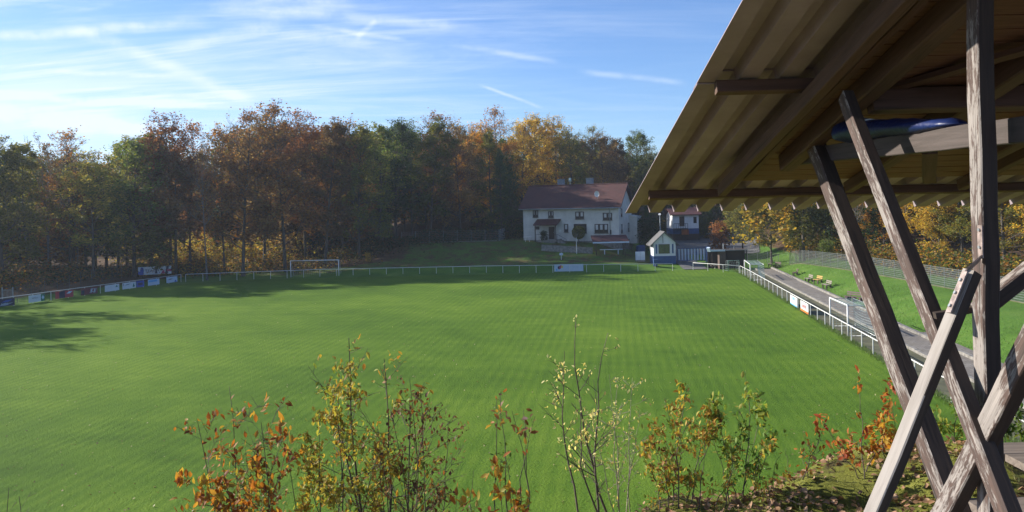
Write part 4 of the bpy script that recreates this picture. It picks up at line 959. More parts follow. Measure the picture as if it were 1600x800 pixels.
m = MB(); m.add([bn+Vector(p) for p in ((-.25, -.3, .08), (.25, -.3, .08), (.25, .3, .08), (-.25, .3, .08), (-.32, -.38, 1.0), (.32, -.38, 1.0), (.32, .38, 1.0), (-.32, .38, 1.0))], [(3, 2, 1, 0), (4, 5, 6, 7), (0, 1, 5, 4), (1, 2, 6, 5), (2, 3, 7, 6), (3, 0, 4, 7)]); m.build('bin_body', BLUE, wb); m = MB(); m.box(bn+Vector((0, 0, 1.04)), (.68, .8, .07)); m.build('lid', BLUE, wb); m = MB(); m.tube([bn+Vector((-.3, .3, .1)), bn+Vector((.3, .3, .1))], .1, 10); m.build('wheel', pdk, wb)
# lamp post behind the kiosk
lp = gpt(1032, 384, 132); lt = thing('lamp_post', 'slender lamp post rising behind the kiosk roof', 'lamp post', lp)
ztop = at(1032, 337, 132).z
m = MB(); m.tube([lp+Vector((0, 0, -.1)), Vector((lp.x, lp.y, ztop))], [.09, .05], 8); m.build('pole', GREYST, lt, smooth=True); m = MB(); m.tube([(lp.x, lp.y, ztop), (lp.x-.1, lp.y-.3, ztop+.25)], [.1, .22], 8); m.build('lamp_head', WHITE, lt)

# blue and white slatted gate
g0_, g1_ = gpt(1059, 405, 127), gpt(1103, 405, 127)
gg = thing('yard_gate', 'blue framed gate with grey vertical panels beside the kiosk', 'gate', g0_)
zt_ = at(1080, 388, 127).z; base = min(g0_.z, g1_.z)
m = MB(); 
for z_ in (base+.3, zt_): m.bar((g0_.x, 127, z_), (g1_.x, 127, z_), .08, .1)
for k in range(4): xx = g0_.x+(g1_.x-g0_.x)*k/3; m.bar((xx, 127, base-.1), (xx, 127, zt_+.05), .1, .12)
m.build('frame', BLUE, gg)
for k in range(9):
    xx = g0_.x+(g1_.x-g0_.x)*(k+.5)/9; m = MB(); m.box((xx, 127.08, (base+.3+zt_)/2), (.26, .03, zt_-base-.4)); m.build('slat', pwb, gg)
m = MB(); m.box((g1_.x+.35, 127, (base+zt_)/2+.1), (.5, .25, zt_-base+.2)); m.build('pillar', BLUE, gg)

# dugout / shelter at the far right corner
def dugout():
    a = at(1112, 416, 119); b = at(1168, 416, 119); z0 = Hs(a.x+2, 119)-.02; o = Vector((a.x, 119, z0)); w = b.x-a.x; zt = at(1140, 391, 119).z-z0
    t = thing('dugout', 'flat roofed brown dugout with pale roof edge in the far right corner', 'shelter', o)
    m = MB(); m.box(o+Vector((w*.5, 1.2, zt)), (w, 2.6, .14)); rf = m.build('roof', DARKBR, t)
    m = MB(); m.box(o+Vector((w*.17, -.13, zt)), (w*.42, .06, .24)); m.build('fascia', pwb, rf); m = MB(); m.box(o+Vector((w*.7, -.13, zt+.02)), (w*.6, .05, .1)); m.build('edge_strip', GREYST, rf)
    m = MB(); m.box(o+Vector((w*.5, 2.45, zt/2)), (w*.98, .1, zt)); m.build('back_wall', W_DARK, t)
    m = MB(); m.box(o+Vector((w*.31, .6, zt/2)), (w*.17, 1.1, zt-.05)); m.build('brick_pier', plain('brown_brick', (.1, .07, .058), .9), t)
    m = MB(); m.box(o+Vector((w*.72, .8, zt/2)), (w*.5, .08, zt-.1)); m.build('side_panel', W_DARK, t)
    for q in (.02, .98): m = MB(); m.bar(o+Vector((w*q, 0, 0)), o+Vector((w*q, 0, zt)), .1, .1); m.build('post', DARKBR, t)
    m = MB(); m.box(o+Vector((w*.16, 1.4, .45)), (w*.25, .4, .06)); m.box(o+Vector((w*.16, 1.4, .2)), (.1, .3, .45)); m.build('bench', W_BENCH, t)
    m = MB(); m.tube([o+Vector((w*.45, 2.3, zt)), o+Vector((w*.45, 2.3, zt+.85))], .09, 8); m.build('flue', GREYST, rf); m = MB(); m.tube([o+Vector((w*.74, 2.0, zt)), o+Vector((w*.74, 2.0, zt+.45))], .06, 6); m.build('vent', GREYST, rf)
    m = MB(); m.bar(o+Vector((-.25, .2, zt-.1)), o+Vector((-.45, .0, zt+.45)), .5, .3); m.build('floodlight', pwb, rf)
dugout()

# small white and blue building beyond the yard
def annex():
    D = 156; a = at(1051, 363, D); b = at(1092, 363, D); z0 = at(1070, 363, D).z-.3; o = Vector((a.x, D, z0)); w = b.x-a.x; Z_ = lambda py: at(1070, py, D).z-z0
    t = thing('small_building', 'small white building with blue base and timber balcony beyond the yard', 'building', o)
    zb, ze = Z_(357), Z_(336)
    MB().box(o+Vector((w/2, 3, (zb+ze)/2)), (w, 6, ze-zb)).build('wall', HUTW, t); MB().box(o+Vector((w/2, 3, zb/2)), (w+.06, 6.06, zb)).build('base', BLUE, t); MB().box(o+Vector((w/2, 3, -1.5)), (w+.1, 6.1, 2.99)).build('plinth', DARKBR, t)
    m = MB(); k = Z_(326)
    m.prism([o+Vector((-.5, -.6, ze-.05)), o+Vector((w+.5, -.6, ze-.05)), o+Vector((w+.5, 3, k)), o+Vector((-.5, 3, k))], (0, 0, .18)); m.prism([o+Vector((-.5, 6.6, ze-.05)), o+Vector((w+.5, 6.6, ze-.05)), o+Vector((w+.5, 3, k)), o+Vector((-.5, 3, k))], (0, 0, .18)); m.build('roof', TILED, t)
    m = MB(); m.prism([o+Vector((0, 0, ze-.02)), o+Vector((0, 6, ze-.02)), o+Vector((0, 3, k-.05))], (w, 0, 0)); m.build('gable', HUTW, t)
    m = MB(); m.box(o+Vector((w*.36, -.02, (zb+ze)/2+.1)), (.95, .06, 1.9)); m.build('balcony_door', DARKBR, t)
    m = MB(); m.box(o+Vector((w*.86, -.02, (zb+ze)/2+.3)), (.6, .06, 1.2)); m.build('window', GLASS, t)
    m = MB(); m.box(o+Vector((w*.27, -.7, zb)), (w*.5, 1.3, .14)); m.bar(o+Vector((0, -1.3, zb+1.0)), o+Vector((w*.52, -1.3, zb+1.0)), .07, .07)
    for q in range(7): m.bar(o+Vector((w*.52*q/6, -1.3, zb-1.1 if q % 3 == 0 else zb)), o+Vector((w*.52*q/6, -1.3, zb+1.0)), .06, .06)
    m.build('balcony', DARKBR, t)
    MB().box(o+Vector((w*.45, -.6, zb-.65)), (1.3, .5, 1.0)).build('orange_panel', plain('rust_orange_board', (.4, .12, .04), .8), t)
annex()
# yard
yd = [[(x, y) for x in np.linspace(at(1052, 380, y).x, at(1168, 380, y).x+2, 14)] for y in np.arange(137, 166, 2.0)]
sheet('yard', yd, ASPH, .05)
yd2 = [[(x, y) for x in np.linspace(25.2, 28.8, 5)] for y in np.arange(119.5, 139, 1.5)]
sheet('access_road', yd2, ASPH, .06)
pk = gpt(1122, 366, 160)
cv = thing('parked_car', 'pale car parked at the far edge of the paved yard under trees', 'car', pk)
m = MB(); prof = [(-2.1, .35), (2.1, .35), (2.15, .8), (1.3, .92), (.8, 1.42), (-.9, 1.45), (-1.6, .95), (-2.15, .85)]
m.prism([pk+Vector((x, -.85, z)) for x, z in prof], (0, 1.7, 0)); m.build('body', pwb, cv, bevel=.06)
m = MB(); m.prism([pk+Vector((x, -.87, z)) for x, z in [(-1.35, .95), (1.05, .95), (.72, 1.34), (-.85, 1.37)]], (0, 1.74, 0)); m.build('window', GLASS, cv)
for dx in (-1.35, 1.35): m = MB(); m.tube([pk+Vector((dx, -.88, .33)), pk+Vector((dx, .88, .33))], .33, 14); m.build('wheel', pdk, cv)

# ------------------------------------------------------------------ benches on the bank
def bench(label, p, rz, w, woods, proto=None, arm=False):
    t = thing('park_bench', label, 'bench', p, rz, 'benches on the right grass bank')
    m = MB()
    for k in range(3): m.box((0, -.18+.17*k, .44), (w, .14, .04))
    m.build('seat', woods, t, bevel=.008)
    m = MB()
    for k in range(2): m.box((0, .3+.04*k, .62+.19*k), (w, .035, .14), Matrix.Rotation(-.2, 3, 'X'))
    m.build('backrest', woods, t, bevel=.008)
    for sx in (-1, 1):
        m = MB(); x = sx*w*.36; m.bar((x, -.18, -.25), (x, -.18, .42), .09, .1); m.bar((x, .22, -.25), (x, .3, .5), .09, .1); m.bar((x, .3, .45), (x, .37, .88), .07, .05); m.bar((x, -.2, .38), (x, .25, .38), .07, .07); m.build('leg', W_BENCHD, t)
    return t
BL = [(1203, 416.5, 'pale weathered bench, farthest one on the right bank', W_BENCH, 1.4, 20), (1213, 419, 'dark bench right beside the farthest pale bench on the bank', W_BENCHD, 1.3, 60), (1242, 431, 'lone dark bench between the pair and the bench group', W_BENCHD, 1.2, 30),
      (1263, 441, 'grey bench at the left end of the bench group', W_BENCH, 1.3, 40), (1277, 443, 'yellow slatted bench in the middle of the bench group', W_YEL, 1.2, 50), (1291, 451, 'grey bench tilted low at the right end of the bench group', W_BENCH, 1.5, 40)]
for px, py, lb, wd, w_, a_ in BL:
    p = hit(px, py); bench(lb, p, -R(90)+R(a_-40), w_, wd)
p = hit(1340, 472)
t = bench('large dark brown bench on the bank beside the stored goal', p, -R(62), 2.9, W_BENCHD)
for q in range(4):
    m = MB(); m.box((-1.2+.8*q, 0, .15), (.18, .45, .6)); m.build('leg', W_BENCHD, t)

# ------------------------------------------------------------------ timber shelter beside the camera
EY, EZ, SL = 9.12, -.137, .253                       # eave distance, eave height relative to the eye, roof slope
def rz_(y): return CZ+EZ+SL*(EY-y)
RN = Vector((0, SL, 1)).normalized()
shelter = thing('timber_shelter', 'open timber spectator shelter with corrugated roof and crossed braces on the right', 'shelter', (2.3, 4.0, 8.7))
def sheetmat():
    t = NT('corrugated_cement_sheet'); v = t.coord('Object'); n1 = t.noise(v, 1.2, 8, .65); n2 = t.noise(t.coord('Object', (9, .7, 1)), 1.5, 6, .7)
    c = t.ramp(n1, [(.3, (.23, .185, .2)), (.55, (.31, .255, .285)), (.75, (.4, .34, .37))])
    c = t.mix(t.step(n2, .55, .8, 0, .45), c, (.16, .13, .08))
    c = t.mix(t.step(t.noise(v, 5, 5, .6), .68, .74, 0, .5), c, (.5, .46, .38))
    b = t.pbr(c, .8, normal=t.bump(t.noise(v, 40, 3), .1, .004)); return t.m
SHEET = sheetmat()
def corrugated():
    P = .27; x0, x1 = 1.27, 6.6; ys = [EY, 5.62, 5.60, 2.4, 2.38, .6]
    prof = []; x = x0
    while x < x1:
        for dx, h in ((0, 0), (.125, 0), (.145, .085), (.25, .085), (.27, 0)): prof.append((x+dx, h))
        x += P
    out = []
    for i, (x, h) in enumerate(prof):
        if not out or abs(x-out[-1][0]) > 1e-4: out.append((x, h))
    prof = out; th = .007; k = len(prof)
    for s_, (ya, yb, lift) in enumerate(((EY, 5.5, 0), (5.62, 2.3, .011), (2.42, .6, .022))):
        v = []; f = []; N = 4
        for li in (0, th):
            for j in range(N+1):
                y = ya+(yb-ya)*j/N
                for x, h in prof: v.append((x, y, rz_(y)+h+li+lift))
        b = k*(N+1)
        for j in range(N):
            for i in range(k-1):
                q = (j*k+i, j*k+i+1, (j+1)*k+i+1, (j+1)*k+i); f.append(q); f.append(tuple(reversed([b+z for z in q])))
        for i in range(k-1): f.append((i+1, i, b+i, b+i+1)); f.append((N*k+i, N*k+i+1, b+N*k+i+1, b+N*k+i))
        for j in range(N): f.append((j*k, (j+1)*k, b+(j+1)*k, b+j*k)); f.append(((j+1)*k+k-1, j*k+k-1, b+j*k+k-1, b+(j+1)*k+k-1))
        mk('corrugated_sheet', v, f, SHEET, shelter)
corrugated()
def roofbeam(name, xa, ya, xb, yb, w, h, top, face='raft', **k):
    """timber under the roof, its top face `top` below the sheet"""
    a = Vector((xa, ya, rz_(ya)))-RN*(top+h/2); b = Vector((xb, yb, rz_(yb)))-RN*(top+h/2)
    return beam(name, a, b, w, h, shelter, face, up=RN, **k)
for y_ in (8.2, 5.45, 3.0, 1.2): roofbeam('purlin', 1.38 if y_ > 4 else 1.5, y_, 6.6, y_, .07, .085, .004, seed=int(y_*10))
# boarding over the seats
for i, y_ in enumerate(np.arange(1.0, 7.45, .165)):
    a = Vector((1.97, y_, rz_(y_)))-RN*.103; b = Vector((6.6, y_, rz_(y_)))-RN*.103
    beam('ceiling_board', a, b, .158, .02, shelter, up=RN, seed=200+i, jitter=.001, mats=[W_BOARD, W_BOARD])
for x_, ye, w_, h_ in ((1.96, 7.62, .075, .16), (3.14, 7.62, .075, .15), (4.19, 7.62, .075, .15), (5.3, 7.62, .075, .15)):
    h_ *= .68
    roofbeam('rafter', x_, ye, x_, .7, w_, h_, .116, seed=int(x_*31))
for x_ in (2.27, 3.05, 3.85, 4.7):
    roofbeam('rafter', x_, 6.75, x_, .7, .12, .14, .116, seed=int(x_*37))
roofbeam('batten', 2.1, 7.3, 2.1, .7, .05, .04, .116, seed=91)
roofbeam('wall_plate', 2.35, 5.36, 6.6, 5.36, .1, .15, .13, seed=92)
roofbeam('wall_plate', 2.35, 2.6, 6.6, 2.6, .1, .15, .13, seed=93)
beam('roof_strut', at(1345, 152, 5.5), at(1610, 76, 4.6), .085, .035, shelter, 'raft', seed=94, up=RN)
# main frame in the plane x = 2.3
def V3(px, py, Y): return at(px, py, Y)
X0 = 2.29
def onx(px, py, x):                                   # point seen at a pixel and lying in the plane X = x
    d = ray(px, py); Y_ = x/d.x; return Vector((x, Y_, CZ+d.z*Y_))
post_top = Vector((2.2, 3.79, rz_(3.79)-.01)); DZ = CZ-1.6
beam('post', (2.2, 3.79, DZ), post_top, .078, .1, shelter, seed=1, up=(0, 1, 0))
b1t, b1b = onx(1275, 226, 2.3), onx(1498, 812, 2.3); b2t, b2b = onx(1321, 150, 2.08), onx(1594, 850, 2.08)
beam('brace', b1t, b1b, .105, .125, shelter, seed=2, up=(0, 1, 0))
beam('brace', b2t, b2b, .07, .096, shelter, seed=3, up=(0, 1, 0))
b4a, b4b = onx(1470, 815, 2.11), onx(1636, 494, 2.11)
beam('brace', b4a, b4b, .07, .11, shelter, seed=4, up=(0, 1, 0))
b3t, b3b = at(1520, 425, 3.5), at(1362, 815, 3.42)
beam('grey_brace', b3t, b3b, .062, .058, shelter, 'grey', seed=5, up=(-.5, .85, 0), label='bare weathered grey diagonal brace')
beam('brace', at(1528, 486, 3.93), at(1680, 365, 3.93), .075, .085, shelter, seed=6, up=(0, 1, 0))
tb0, tb1 = onx(1225, 249, 2.36), onx(1625, 199, 2.36)
beam('tie_beam', tb0, tb1, .06, .12, shelter, seed=7, mats=[W_DARK, W_TIE])
kb0 = onx(1440, 248, 2.36); beam('hanger', at(1452, 238, 5.2), at(1452, 283, 5.9), .09, .03, shelter, 'raft', seed=8)
beam('tie_beam', at(1360, 318, 6.9), at(1345, 305, 6.6), .08, .08, shelter, seed=9) if False else None
m = MB(); sm = (b3b-b3t).normalized()
s0_ = b3t+Vector((-.036, -.012, .012)); wv = Vector((0, 1, 0))
m.bar(s0_+sm*.01, s0_+sm*.2, .038, .006, up=Vector((-1, 0, .3)))
pv_ = Vector((2.157, 3.75, b3t.z+.04)); m.bar(s0_+sm*.012, pv_, .038, .006, up=Vector((-1, 0, .3))); m.bar(pv_, pv_+Vector((0, 0, .15)), .038, .006, up=Vector((-1, 0, 0))); st_ = m.build('strap', plain('rusty_galvanised', (.38, .3, .27), .5, .4, .3, 25, .5), shelter)
m = MB()
for q in (.05, .11, .17): c_ = s0_+sm*q; m.tube([c_, c_+Vector((-.01, 0, .005))], .008, 8)
for q in (.05, .13): c_ = pv_+Vector((0, 0, q)); m.tube([c_, c_+Vector((-.01, 0, 0))], .008, 8)
m.build('bolt', GALV, st_)
cl = onx(1460, 493, 2.0); beam('cleat', cl+Vector((0, 0, 0)), cl+Vector((.16, -.02, .03)), .04, .03, shelter, seed=44, mats=[W_DARK, W_DARK])
# deck
dk = [0]
for i, y_ in enumerate(np.arange(1.6, 5.3, .235)):
    xa = 1.78+.02*((i*7) % 5) if y_ < 4.1 else 3.0
    if y_ >= 4.1 and y_ < 4.3: xa = 2.35
    beam('deck_plank', (xa, y_, DZ-.03), (6.6, y_, DZ-.03), .222, .045, shelter, seed=60+i, jitter=.002, mats=[W_DECK, W_DECK])
beam('joist', (2.0, 1.5, DZ-.13), (2.0, 4.15, DZ-.13), .09, .14, shelter, seed=31); beam('joist', (3.4, 1.5, DZ-.13), (3.4, 5.3, DZ-.13), .09, .14, shelter, seed=32)
beam('sill_beam', (2.35, 2.6, DZ-.13), (2.35, 4.3, DZ-.13), .1, .12, shelter, seed=33)
# far posts of the shelter that keep the roof up
for (x_, y_) in ((4.7, 3.98), (6.4, 3.98), (4.7, 1.2), (6.4, 1.2)):
    beam('post', (x_, y_, DZ-.1), (x_, y_, rz_(y_)-.25), .1, .1, shelter, seed=int(x_*y_*7), up=(0, 1, 0))

# blue rolled tarpaulin lying on the tie beam
def blue_roll():
    t0 = NT('blue_vinyl'); v = t0.coord('Object'); t0.pbr(t0.ramp(t0.noise(v, 4, 4), [(.3, (.004, .01, .05)), (.7, (.008, .022, .11))]), .42, normal=t0.bump(t0.noise(t0.coord('Object', (1, 9, 9)), 3, 5), .5, .01))
    a = tb0.lerp(tb1, .38)+Vector((-.03, 0, .14)); b = tb0.lerp(tb1, .8)+Vector((.02, 0, .075)); N, K = 26, 18; vs = []; fs = []
    d = (b-a).normalized(); u = Vector((0, 0, 1)); s_ = Vector((1, 0, 0))
    for i in range(N+1):
        t = i/N; p = a.lerp(b, t); w = min(1, (t/.07)**.5) if t < .07 else 1; w = max(w, .05); wr = 1+.05*math.sin(i*2.3); hgt = .085*w*wr*(1-.68*t); wid = .12*w*(1-.4*t)
        if i == N: wid *= .1; hgt *= .1
        p = p-u*(.02*(1-min(1, t/.12)))
        for j in range(K):
            q = 6.2832*j/K; vs.append(p+s_*wid*math.cos(q)+u*hgt*(math.sin(q)+.12*math.sin(3*q+i*.6)))
    for i in range(N):
        for j in range(K): fs.append((i*K+j, i*K+(j+1) % K, (i+1)*K+(j+1) % K, (i+1)*K+j))
    fs += [tuple(range(K-1, -1, -1)), tuple(N*K+j for j in range(K))]
    r = thing('rolled_tarpaulin', 'rolled blue vinyl tarpaulin lying on the tie beam under the roof', 'tarpaulin', a)
    mk('roll', vs, fs, t0.m, r, True)
    m = MB()
    for t in (.3,):
        p = a.lerp(b, t); m.tube([p+s_*  .112*math.cos(q)+u*.068*math.sin(q) for q in [6.2832*k/16 for k in range(17)]], .006, 5, cap=False)
    m.build('tie_cord', pw, r)
blue_roll()

# ------------------------------------------------------------------ foreground saplings and shrubs
SH = dict(
    oak=leafmat('leaf_oak_orange', [(.1, .035, .015), (.25, .08, .02), (.4, .15, .03), (.5, .3, .05), (.3, .28, .05)], .5, hue_noise=2),
    yellow=leafmat('leaf_yellow_green', [(.25, .14, .03), (.5, .36, .06), (.6, .52, .1), (.32, .38, .06), (.16, .24, .05)], .5, hue_noise=2),
    mixed=leafmat('leaf_mixed_autumn', [(.08, .045, .03), (.2, .09, .035), (.42, .22, .04), (.48, .4, .07), (.22, .3, .05), (.14, .22, .05)], .45, hue_noise=2.5),
    dark=leafmat('leaf_dark_brown', [(.05, .03, .03), (.1, .045, .03), (.3, .12, .03), (.14, .08, .04), (.4, .26, .05)], .4, hue_noise=2.5),
    pale=leafmat('leaf_pale_yellow', [(.65, .6, .25), (.75, .7, .35), (.65, .52, .2), (.5, .52, .2)], .5, hue_noise=2),
    green=leafmat('leaf_fresh_green', [(.06, .13, .03), (.1, .2, .04), (.2, .28, .05), (.35, .33, .07)], .5, hue_noise=2),
    red=leafmat('leaf_red', [(.14, .16, .04), (.35, .07, .03), (.5, .15, .05), (.5, .22, .04), (.2, .2, .05)], .5, hue_noise=2))
TWIG = plain('twig_bark', (.1, .075, .06), .8, 0, .3, 20); TWIGP = plain('pale_twig_bark', (.3, .26, .2), .8, 0, .2, 20)
def plant(label, name, cat, D, stems, nleaf, size, kind, side=(.12, .3), clump=0.0, twig=None, leaf_from=.25, thick=.007, seed=1, width=1.0, sub=3, group='young plants on the foreground bank'):
    """stems: (pixel x of the foot, pixel y of the foot, pixel x of the tip, pixel y of the tip)"""
    rnd = random.Random(seed); rg = np.random.default_rng(seed); m = MB(); pts = []
    b0 = at(stems[0][0], stems[0][1], D); gz = float(Hb(b0.x, D)); org = Vector((b0.x, D, gz))
    for (fx_, fy_, tx, ty) in stems:
        f0 = at(fx_, fy_, D+rnd.uniform(-.12, .12)); f0.z = float(Hb(f0.x, f0.y))-.03; tp = at(tx, ty, D+rnd.uniform(-.25, .25)); ln = (tp-f0).length
        bow = Vector((rnd.uniform(-.07, .07), rnd.uniform(-.05, .05), 0))*ln; P_ = [f0.lerp(tp, i/9)+bow*math.sin(math.pi*i/9)+Vector((rnd.gauss(0, .008), rnd.gauss(0, .008), 0))*(0 < i < 9) for i in range(10)]
        rs = [thick*(1-.8*i/9)*(ln/1.4)**.5 for i in range(10)]
        m.tube(P_, rs, 5, cap=False)
        nb = int(ln*7)+2
        for k in range(nb):
            t = rnd.uniform(leaf_from, .97); i = min(int(t*9), 8); q = P_[i].lerp(P_[i+1], t*9-i); az = rnd.uniform(0, 6.28); el = rnd.uniform(.3, 1.1); L_ = rnd.uniform(side[0], side[1]*1.35)*(1.2-t*.8)*ln/1.2
            dv = Vector((math.cos(az)*math.cos(el), math.sin(az)*math.cos(el), math.sin(el))); e = q+dv*L_; mid = q.lerp(e, .5)+Vector((0, 0, -.03*L_))
            m.tube([q, mid, e], [rs[i]*.5, rs[i]*.35, .0012], 4, cap=False)
            for s_ in range(5): pts.append(q.lerp(e, .3+.7*s_/4))
            for s_ in range(sub):
                a = q.lerp(e, rnd.uniform(.3, .8)); d2 = (dv+Vector((rnd.gauss(0, .7), rnd.gauss(0, .7), rnd.gauss(0, .3)))).normalized(); e2 = a+d2*L_*.4; m.tube([a, e2], [.0022, .001], 3, cap=False)
                for w in (.5, .75, 1): pts.append(a.lerp(e2, w))
        for w in range(9): pts.append(P_[-1].lerp(P_[-4], w/9))
    t_ = thing(name, label, cat, org, group=group)
    m.build('stem', twig or TWIG, t_, smooth=True)
    Pn = np.array([tuple(p) for p in pts])-np.array(org)
    wts = np.exp(clump*rg.normal(size=len(Pn))) if clump else np.ones(len(Pn))
    nleaf = int(nleaf*1.35) if nleaf > 60 else nleaf; ii = rg.choice(len(Pn), nleaf, p=wts/wts.sum()); pos = Pn[ii]+rg.normal(0, .02, (nleaf, 3))
    V_, F_ = leaves(rg, pos, size*.72, 1.1, width*.8); npmesh('foliage', V_, F_, SH[kind], t_)
    return t_
plant('orange brown oak sapling with a bare spire, leftmost of the tall saplings', 'oak_sapling', 'sapling', 5.6, [(352, 850, 358, 603), (372, 850, 408, 660), (340, 850, 308, 655), (360, 850, 440, 690)], 330, .075, 'oak', clump=.9, seed=1)
plant('dense orange oak bush at the bottom edge of the picture, left', 'oak_bush', 'shrub', 5.3, [(395, 860, 400, 700), (410, 860, 450, 690), (380, 860, 345, 715), (420, 860, 425, 720), (365, 860, 330, 745)], 1300, .085, 'oak', side=(.15, .34), leaf_from=.15, seed=2)
plant('tallest dark stemmed sapling with sparse yellow and brown leaves', 'birch_sapling', 'sapling', 5.8, [(592, 850, 545, 528), (588, 800, 600, 560), (585, 790, 512, 600), (590, 820, 640, 620)], 380, .066, 'mixed', clump=1.0, thick=.011, seed=3)
plant('bushy yellow leaved shrub left of the tallest sapling', 'hazel_shrub', 'shrub', 5.7, [(520, 850, 500, 650), (540, 850, 560, 610), (500, 850, 470, 690), (560, 850, 590, 660), (480, 860, 450, 700), (550, 850, 530, 600), (575, 850, 610, 700)], 2900, .06, 'yellow', side=(.15, .3), leaf_from=.12, clump=.7, seed=4)
plant('dark brown and orange leaved shrub right of the tallest sapling', 'hornbeam_shrub', 'shrub', 5.9, [(620, 860, 640, 592), (640, 860, 672, 620), (630, 860, 610, 640), (650, 860, 700, 660), (600, 860, 590, 670), (645, 850, 655, 600)], 850, .056, 'dark', side=(.14, .3), clump=.8, seed=5)
plant('thin bare stem with a tuft of brown leaves, left of a pair', 'maple_sapling', 'sapling', 5.5, [(772, 850, 776, 622), (774, 700, 782, 612)], 24, .07, 'dark', side=(.03, .08), leaf_from=.86, clump=.4, sub=0, seed=6)
plant('thin bare stem with brown and orange tip leaves, right of a pair', 'maple_sapling', 'sapling', 5.4, [(822, 850, 818, 640), (818, 668, 800, 642), (820, 670, 836, 650)], 26, .07, 'dark', side=(.03, .08), leaf_from=.86, clump=.4, sub=0, seed=7)
plant('red brown low oak seedling at the bottom centre', 'oak_seedling', 'shrub', 5.1, [(760, 860, 740, 735), (790, 860, 830, 765), (775, 860, 770, 725), (730, 860, 715, 760), (800, 860, 800, 765)], 240, .095, 'oak', side=(.12, .3), leaf_from=.1, seed=8)
plant('tall sapling with pale yellow leaves along its upper stem', 'cherry_sapling', 'sapling', 6.0, [(962, 770, 900, 495), (935, 640, 950, 520), (925, 600, 882, 548), (950, 700, 908, 620)], 210, .045, 'pale', side=(.1, .25), clump=1.3, thick=.01, twig=TWIG, seed=9)
plant('spray of thin pale stems with tiny pale yellow leaves', 'willow_shrub', 'shrub', 6.0, [(968, 765, 952, 585), (975, 765, 988, 590), (970, 760, 965, 600), (980, 765, 1000, 640), (964, 765, 925, 640)], 190, .038, 'pale', side=(.1, .24), clump=1.2, thick=.006, twig=TWIGP, seed=10)
plant('green and orange leafy bush on the bank crest right of centre', 'hornbeam_shrub', 'shrub', 5.7, [(1050, 790, 1040, 630), (1060, 790, 1075, 600), (1070, 785, 1110, 640), (1045, 790, 1012, 670), (1080, 780, 1130, 650), (1055, 790, 1000, 700)], 720, .06, 'mixed', side=(.14, .3), clump=.7, leaf_from=.15, seed=11)
plant('upright green and yellow sapling right of the leafy bush', 'maple_sapling', 'sapling', 5.8, [(1160, 770, 1165, 580), (1150, 770, 1120, 620), (1160, 760, 1190, 640), (1140, 770, 1105, 660), (1165, 765, 1215, 680)], 420, .068, 'green', clump=.8, seed=12)
plant('tangle of orange and brown leaves low between the two bushes', 'bramble_shrub', 'shrub', 5.6, [(1090, 790, 1100, 670), (1130, 780, 1140, 680), (1110, 790, 1160, 700), (1180, 770, 1195, 690), (1030, 800, 1025, 700), (1200, 770, 1220, 710)], 330, .055, 'mixed', side=(.14, .3), leaf_from=.08, clump=.6, seed=13)
plant('sapling with scattered red leaves beside the shelter', 'dogwood_sapling', 'sapling', 6.0, [(1350, 715, 1342, 585), (1345, 715, 1275, 645), (1350, 712, 1390, 600), (1350, 715, 1300, 680)], 130, .08, 'red', side=(.06, .18), clump=.5, sub=1, seed=14)
plant('small orange leaved oak seedling tucked against the shelter brace', 'oak_seedling', 'shrub', 6.0, [(1375, 712, 1370, 645), (1385, 712, 1395, 640), (1380, 712, 1355, 670)], 170, .08, 'oak', side=(.1, .2), leaf_from=.1, seed=15)
plant('fresh green leafy shrub seen between the shelter braces', 'elder_shrub', 'shrub', 6.8, [(1470, 710, 1460, 640), (1490, 700, 1500, 610), (1510, 700, 1530, 640), (1450, 705, 1435, 660)], 330, .075, 'green', side=(.12, .25), leaf_from=.1, seed=16)
plant('fresh green leafy shrub right of the shelter post', 'elder_shrub', 'shrub', 7.0, [(1590, 700, 1590, 640), (1570, 700, 1560, 650), (1610, 700, 1625, 630)], 240, .075, 'green', side=(.12, .25), leaf_from=.1, seed=17)
plant('tiny yellow green sprig at the bottom left corner', 'maple_seedling', 'sapling', 5.5, [(8, 860, 14, 762), (12, 860, 30, 775)], 26, .06, 'green', side=(.05, .12), sub=1, seed=18)
plant('thin dry plant with orange leaves on the bare crest left of the shelter', 'bramble_sprig', 'shrub', 5.9, [(1235, 745, 1228, 700), (1250, 742, 1290, 660), (1262, 740, 1255, 690)], 60, .055, 'oak', side=(.08, .2), seed=19)
plant('small light green sprig in front of the pair of thin stems', 'maple_seedling', 'sapling', 5.6, [(786, 860, 789, 690)], 16, .07, 'green', side=(.05, .1), leaf_from=.8, sub=0, seed=20)

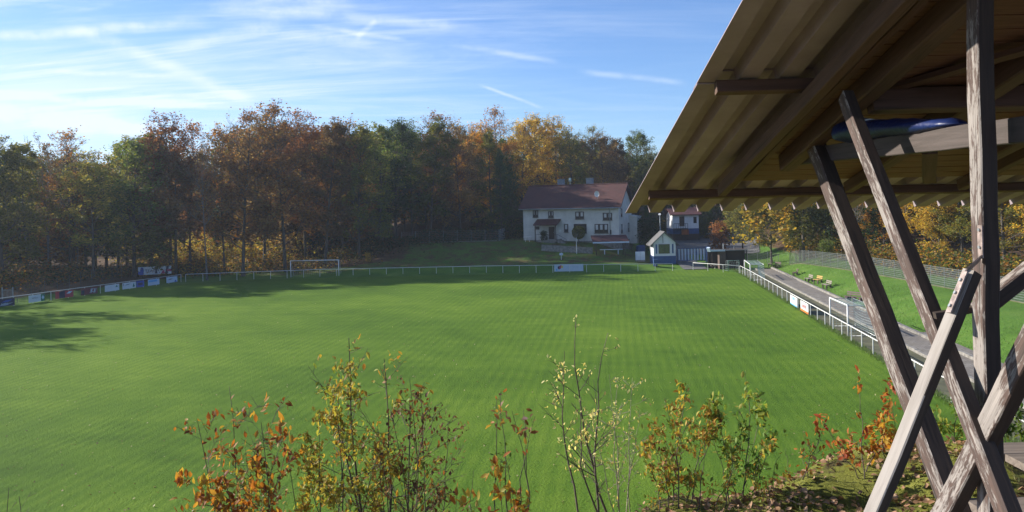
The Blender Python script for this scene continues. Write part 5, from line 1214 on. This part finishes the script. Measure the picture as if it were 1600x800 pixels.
# leaf litter, grass tufts and fallen leaves
rg = np.random.default_rng(9)
def litter():
    n = 16000; x = rg.uniform(-.6, 5.2, n); y = rg.uniform(3.0, 7.6, n); keep = np.sin(x*3.1+y*1.7)*np.sin(y*4.3-x*2)+rg.normal(0, .6, n) > -.1
    x, y = x[keep], y[keep]; z = Hb(x, y)+.012+rg.uniform(0, .02, len(x)); V_, F_ = leaves(rg, np.stack([x, y, z], -1), .05, .38, 1.1)
    o = npmesh('leaf_litter', V_, F_, leafmat('leaf_litter', [(.12, .07, .04), (.22, .12, .06), (.34, .2, .11), (.46, .3, .18), (.28, .12, .05)], .15, hue_noise=6))
    stuff(o, 'dry brown leaves scattered over the mossy foreground bank', 'fallen leaves')
litter()
def tufts():
    n = 30000; x = rg.uniform(-1.2, 6.2, n); y = rg.uniform(3.0, 9.5, n); k = np.sin(x*2.2)*np.sin(y*2.9+x)+rg.normal(0, .45, n) > .0
    x, y = x[k], y[k]; z = Hb(x, y)-.01; n = len(x); h = rg.uniform(.015, .055, n); a = rg.uniform(0, 6.28, n); le = rg.uniform(.2, 1.0, n)*h
    w = .0028; ca, sa = np.cos(a), np.sin(a)
    v0 = np.stack([x-sa*w, y+ca*w, z], -1); v1 = np.stack([x+sa*w, y-ca*w, z], -1); v2 = np.stack([x+ca*le*.4+sa*w*.6, y+sa*le*.4-ca*w*.6, z+h*.65], -1); v3 = np.stack([x+ca*le, y+sa*le, z+h], -1)
    V_ = np.stack([v0, v1, v2, v3], 1).reshape(-1, 3); F_ = np.arange(n*4).reshape(-1, 4)
    o = npmesh('grass_tufts', V_, F_, leafmat('grass_blade', [(.06, .09, .015), (.12, .16, .03), (.2, .2, .06), (.3, .26, .12)], .3, hue_noise=3))
    stuff(o, 'short grass and moss blades on the foreground bank', 'grass')
tufts()
def specks():
    n = 2200; y = 24+95*rg.uniform(0, 1, n)**1.7; x = rg.uniform(-1, 1, n)*(y*.66); k = (x < [edge_r(q)-.5 for q in y]) & (x > [edge_l(q)+1 for q in y]); x, y = x[k], y[k]
    V_, F_ = leaves(rg, np.stack([x, y, np.full(len(x), .045)], -1), .1, .5, 1.1)
    o = npmesh('fallen_leaves', V_, F_, leafmat('pitch_leaf', [(.1, .06, .03), (.25, .18, .08), (.4, .36, .2), (.16, .1, .04)], .2, hue_noise=3))
    stuff(o, 'tiny fallen leaves strewn over the mown pitch', 'fallen leaves')
specks()
def verge():
    n = 26000; y = rg.uniform(30, 122, n); side_ = rg.uniform(0, 1, n) < .75
    x = np.where(side_, np.array([xr(q) for q in y])+rg.normal(0, .16, n), np.array([xr(q) for q in y])+5.6+rg.uniform(0, 1, n)**2*5); z = H(x, y)
    h = rg.uniform(.06, .2, n); w = .02; a = rg.uniform(0, 3.14, n); ca, sa = np.cos(a)*w, np.sin(a)*w
    V_ = np.stack([np.stack([x-ca, y-sa, z], -1), np.stack([x+ca, y+sa, z], -1), np.stack([x+rg.normal(0, .05, n), y, z+h], -1)], 1).reshape(-1, 3)
    o = npmesh('verge_grass', V_, np.arange(n*3).reshape(-1, 3), leafmat('verge_blade', [(.05, .1, .02), (.08, .15, .03), (.12, .17, .04)], .3, hue_noise=1))
    stuff(o, 'unmown tufts of grass along the right railing and path edge', 'grass')
verge()

# ------------------------------------------------------------------ autumn haze in the valley
def haze():
    hm = NT('thin_air'); pv = hm.n('ShaderNodeVolumePrincipled'); pv.inputs['Color'].default_value = (.75, .86, 1, 1); pv.inputs['Density'].default_value = .00024; pv.inputs['Anisotropy'].default_value = .3
    hm.l(pv.outputs[0], hm.out.inputs['Volume']); m = MB(); m.box((0, 100, 23), (760, 700, 56)); o = m.build('haze', hm.m); stuff(o, 'thin bluish autumn haze hanging over the valley', 'haze'); o['kind'] = 'stuff'
haze()
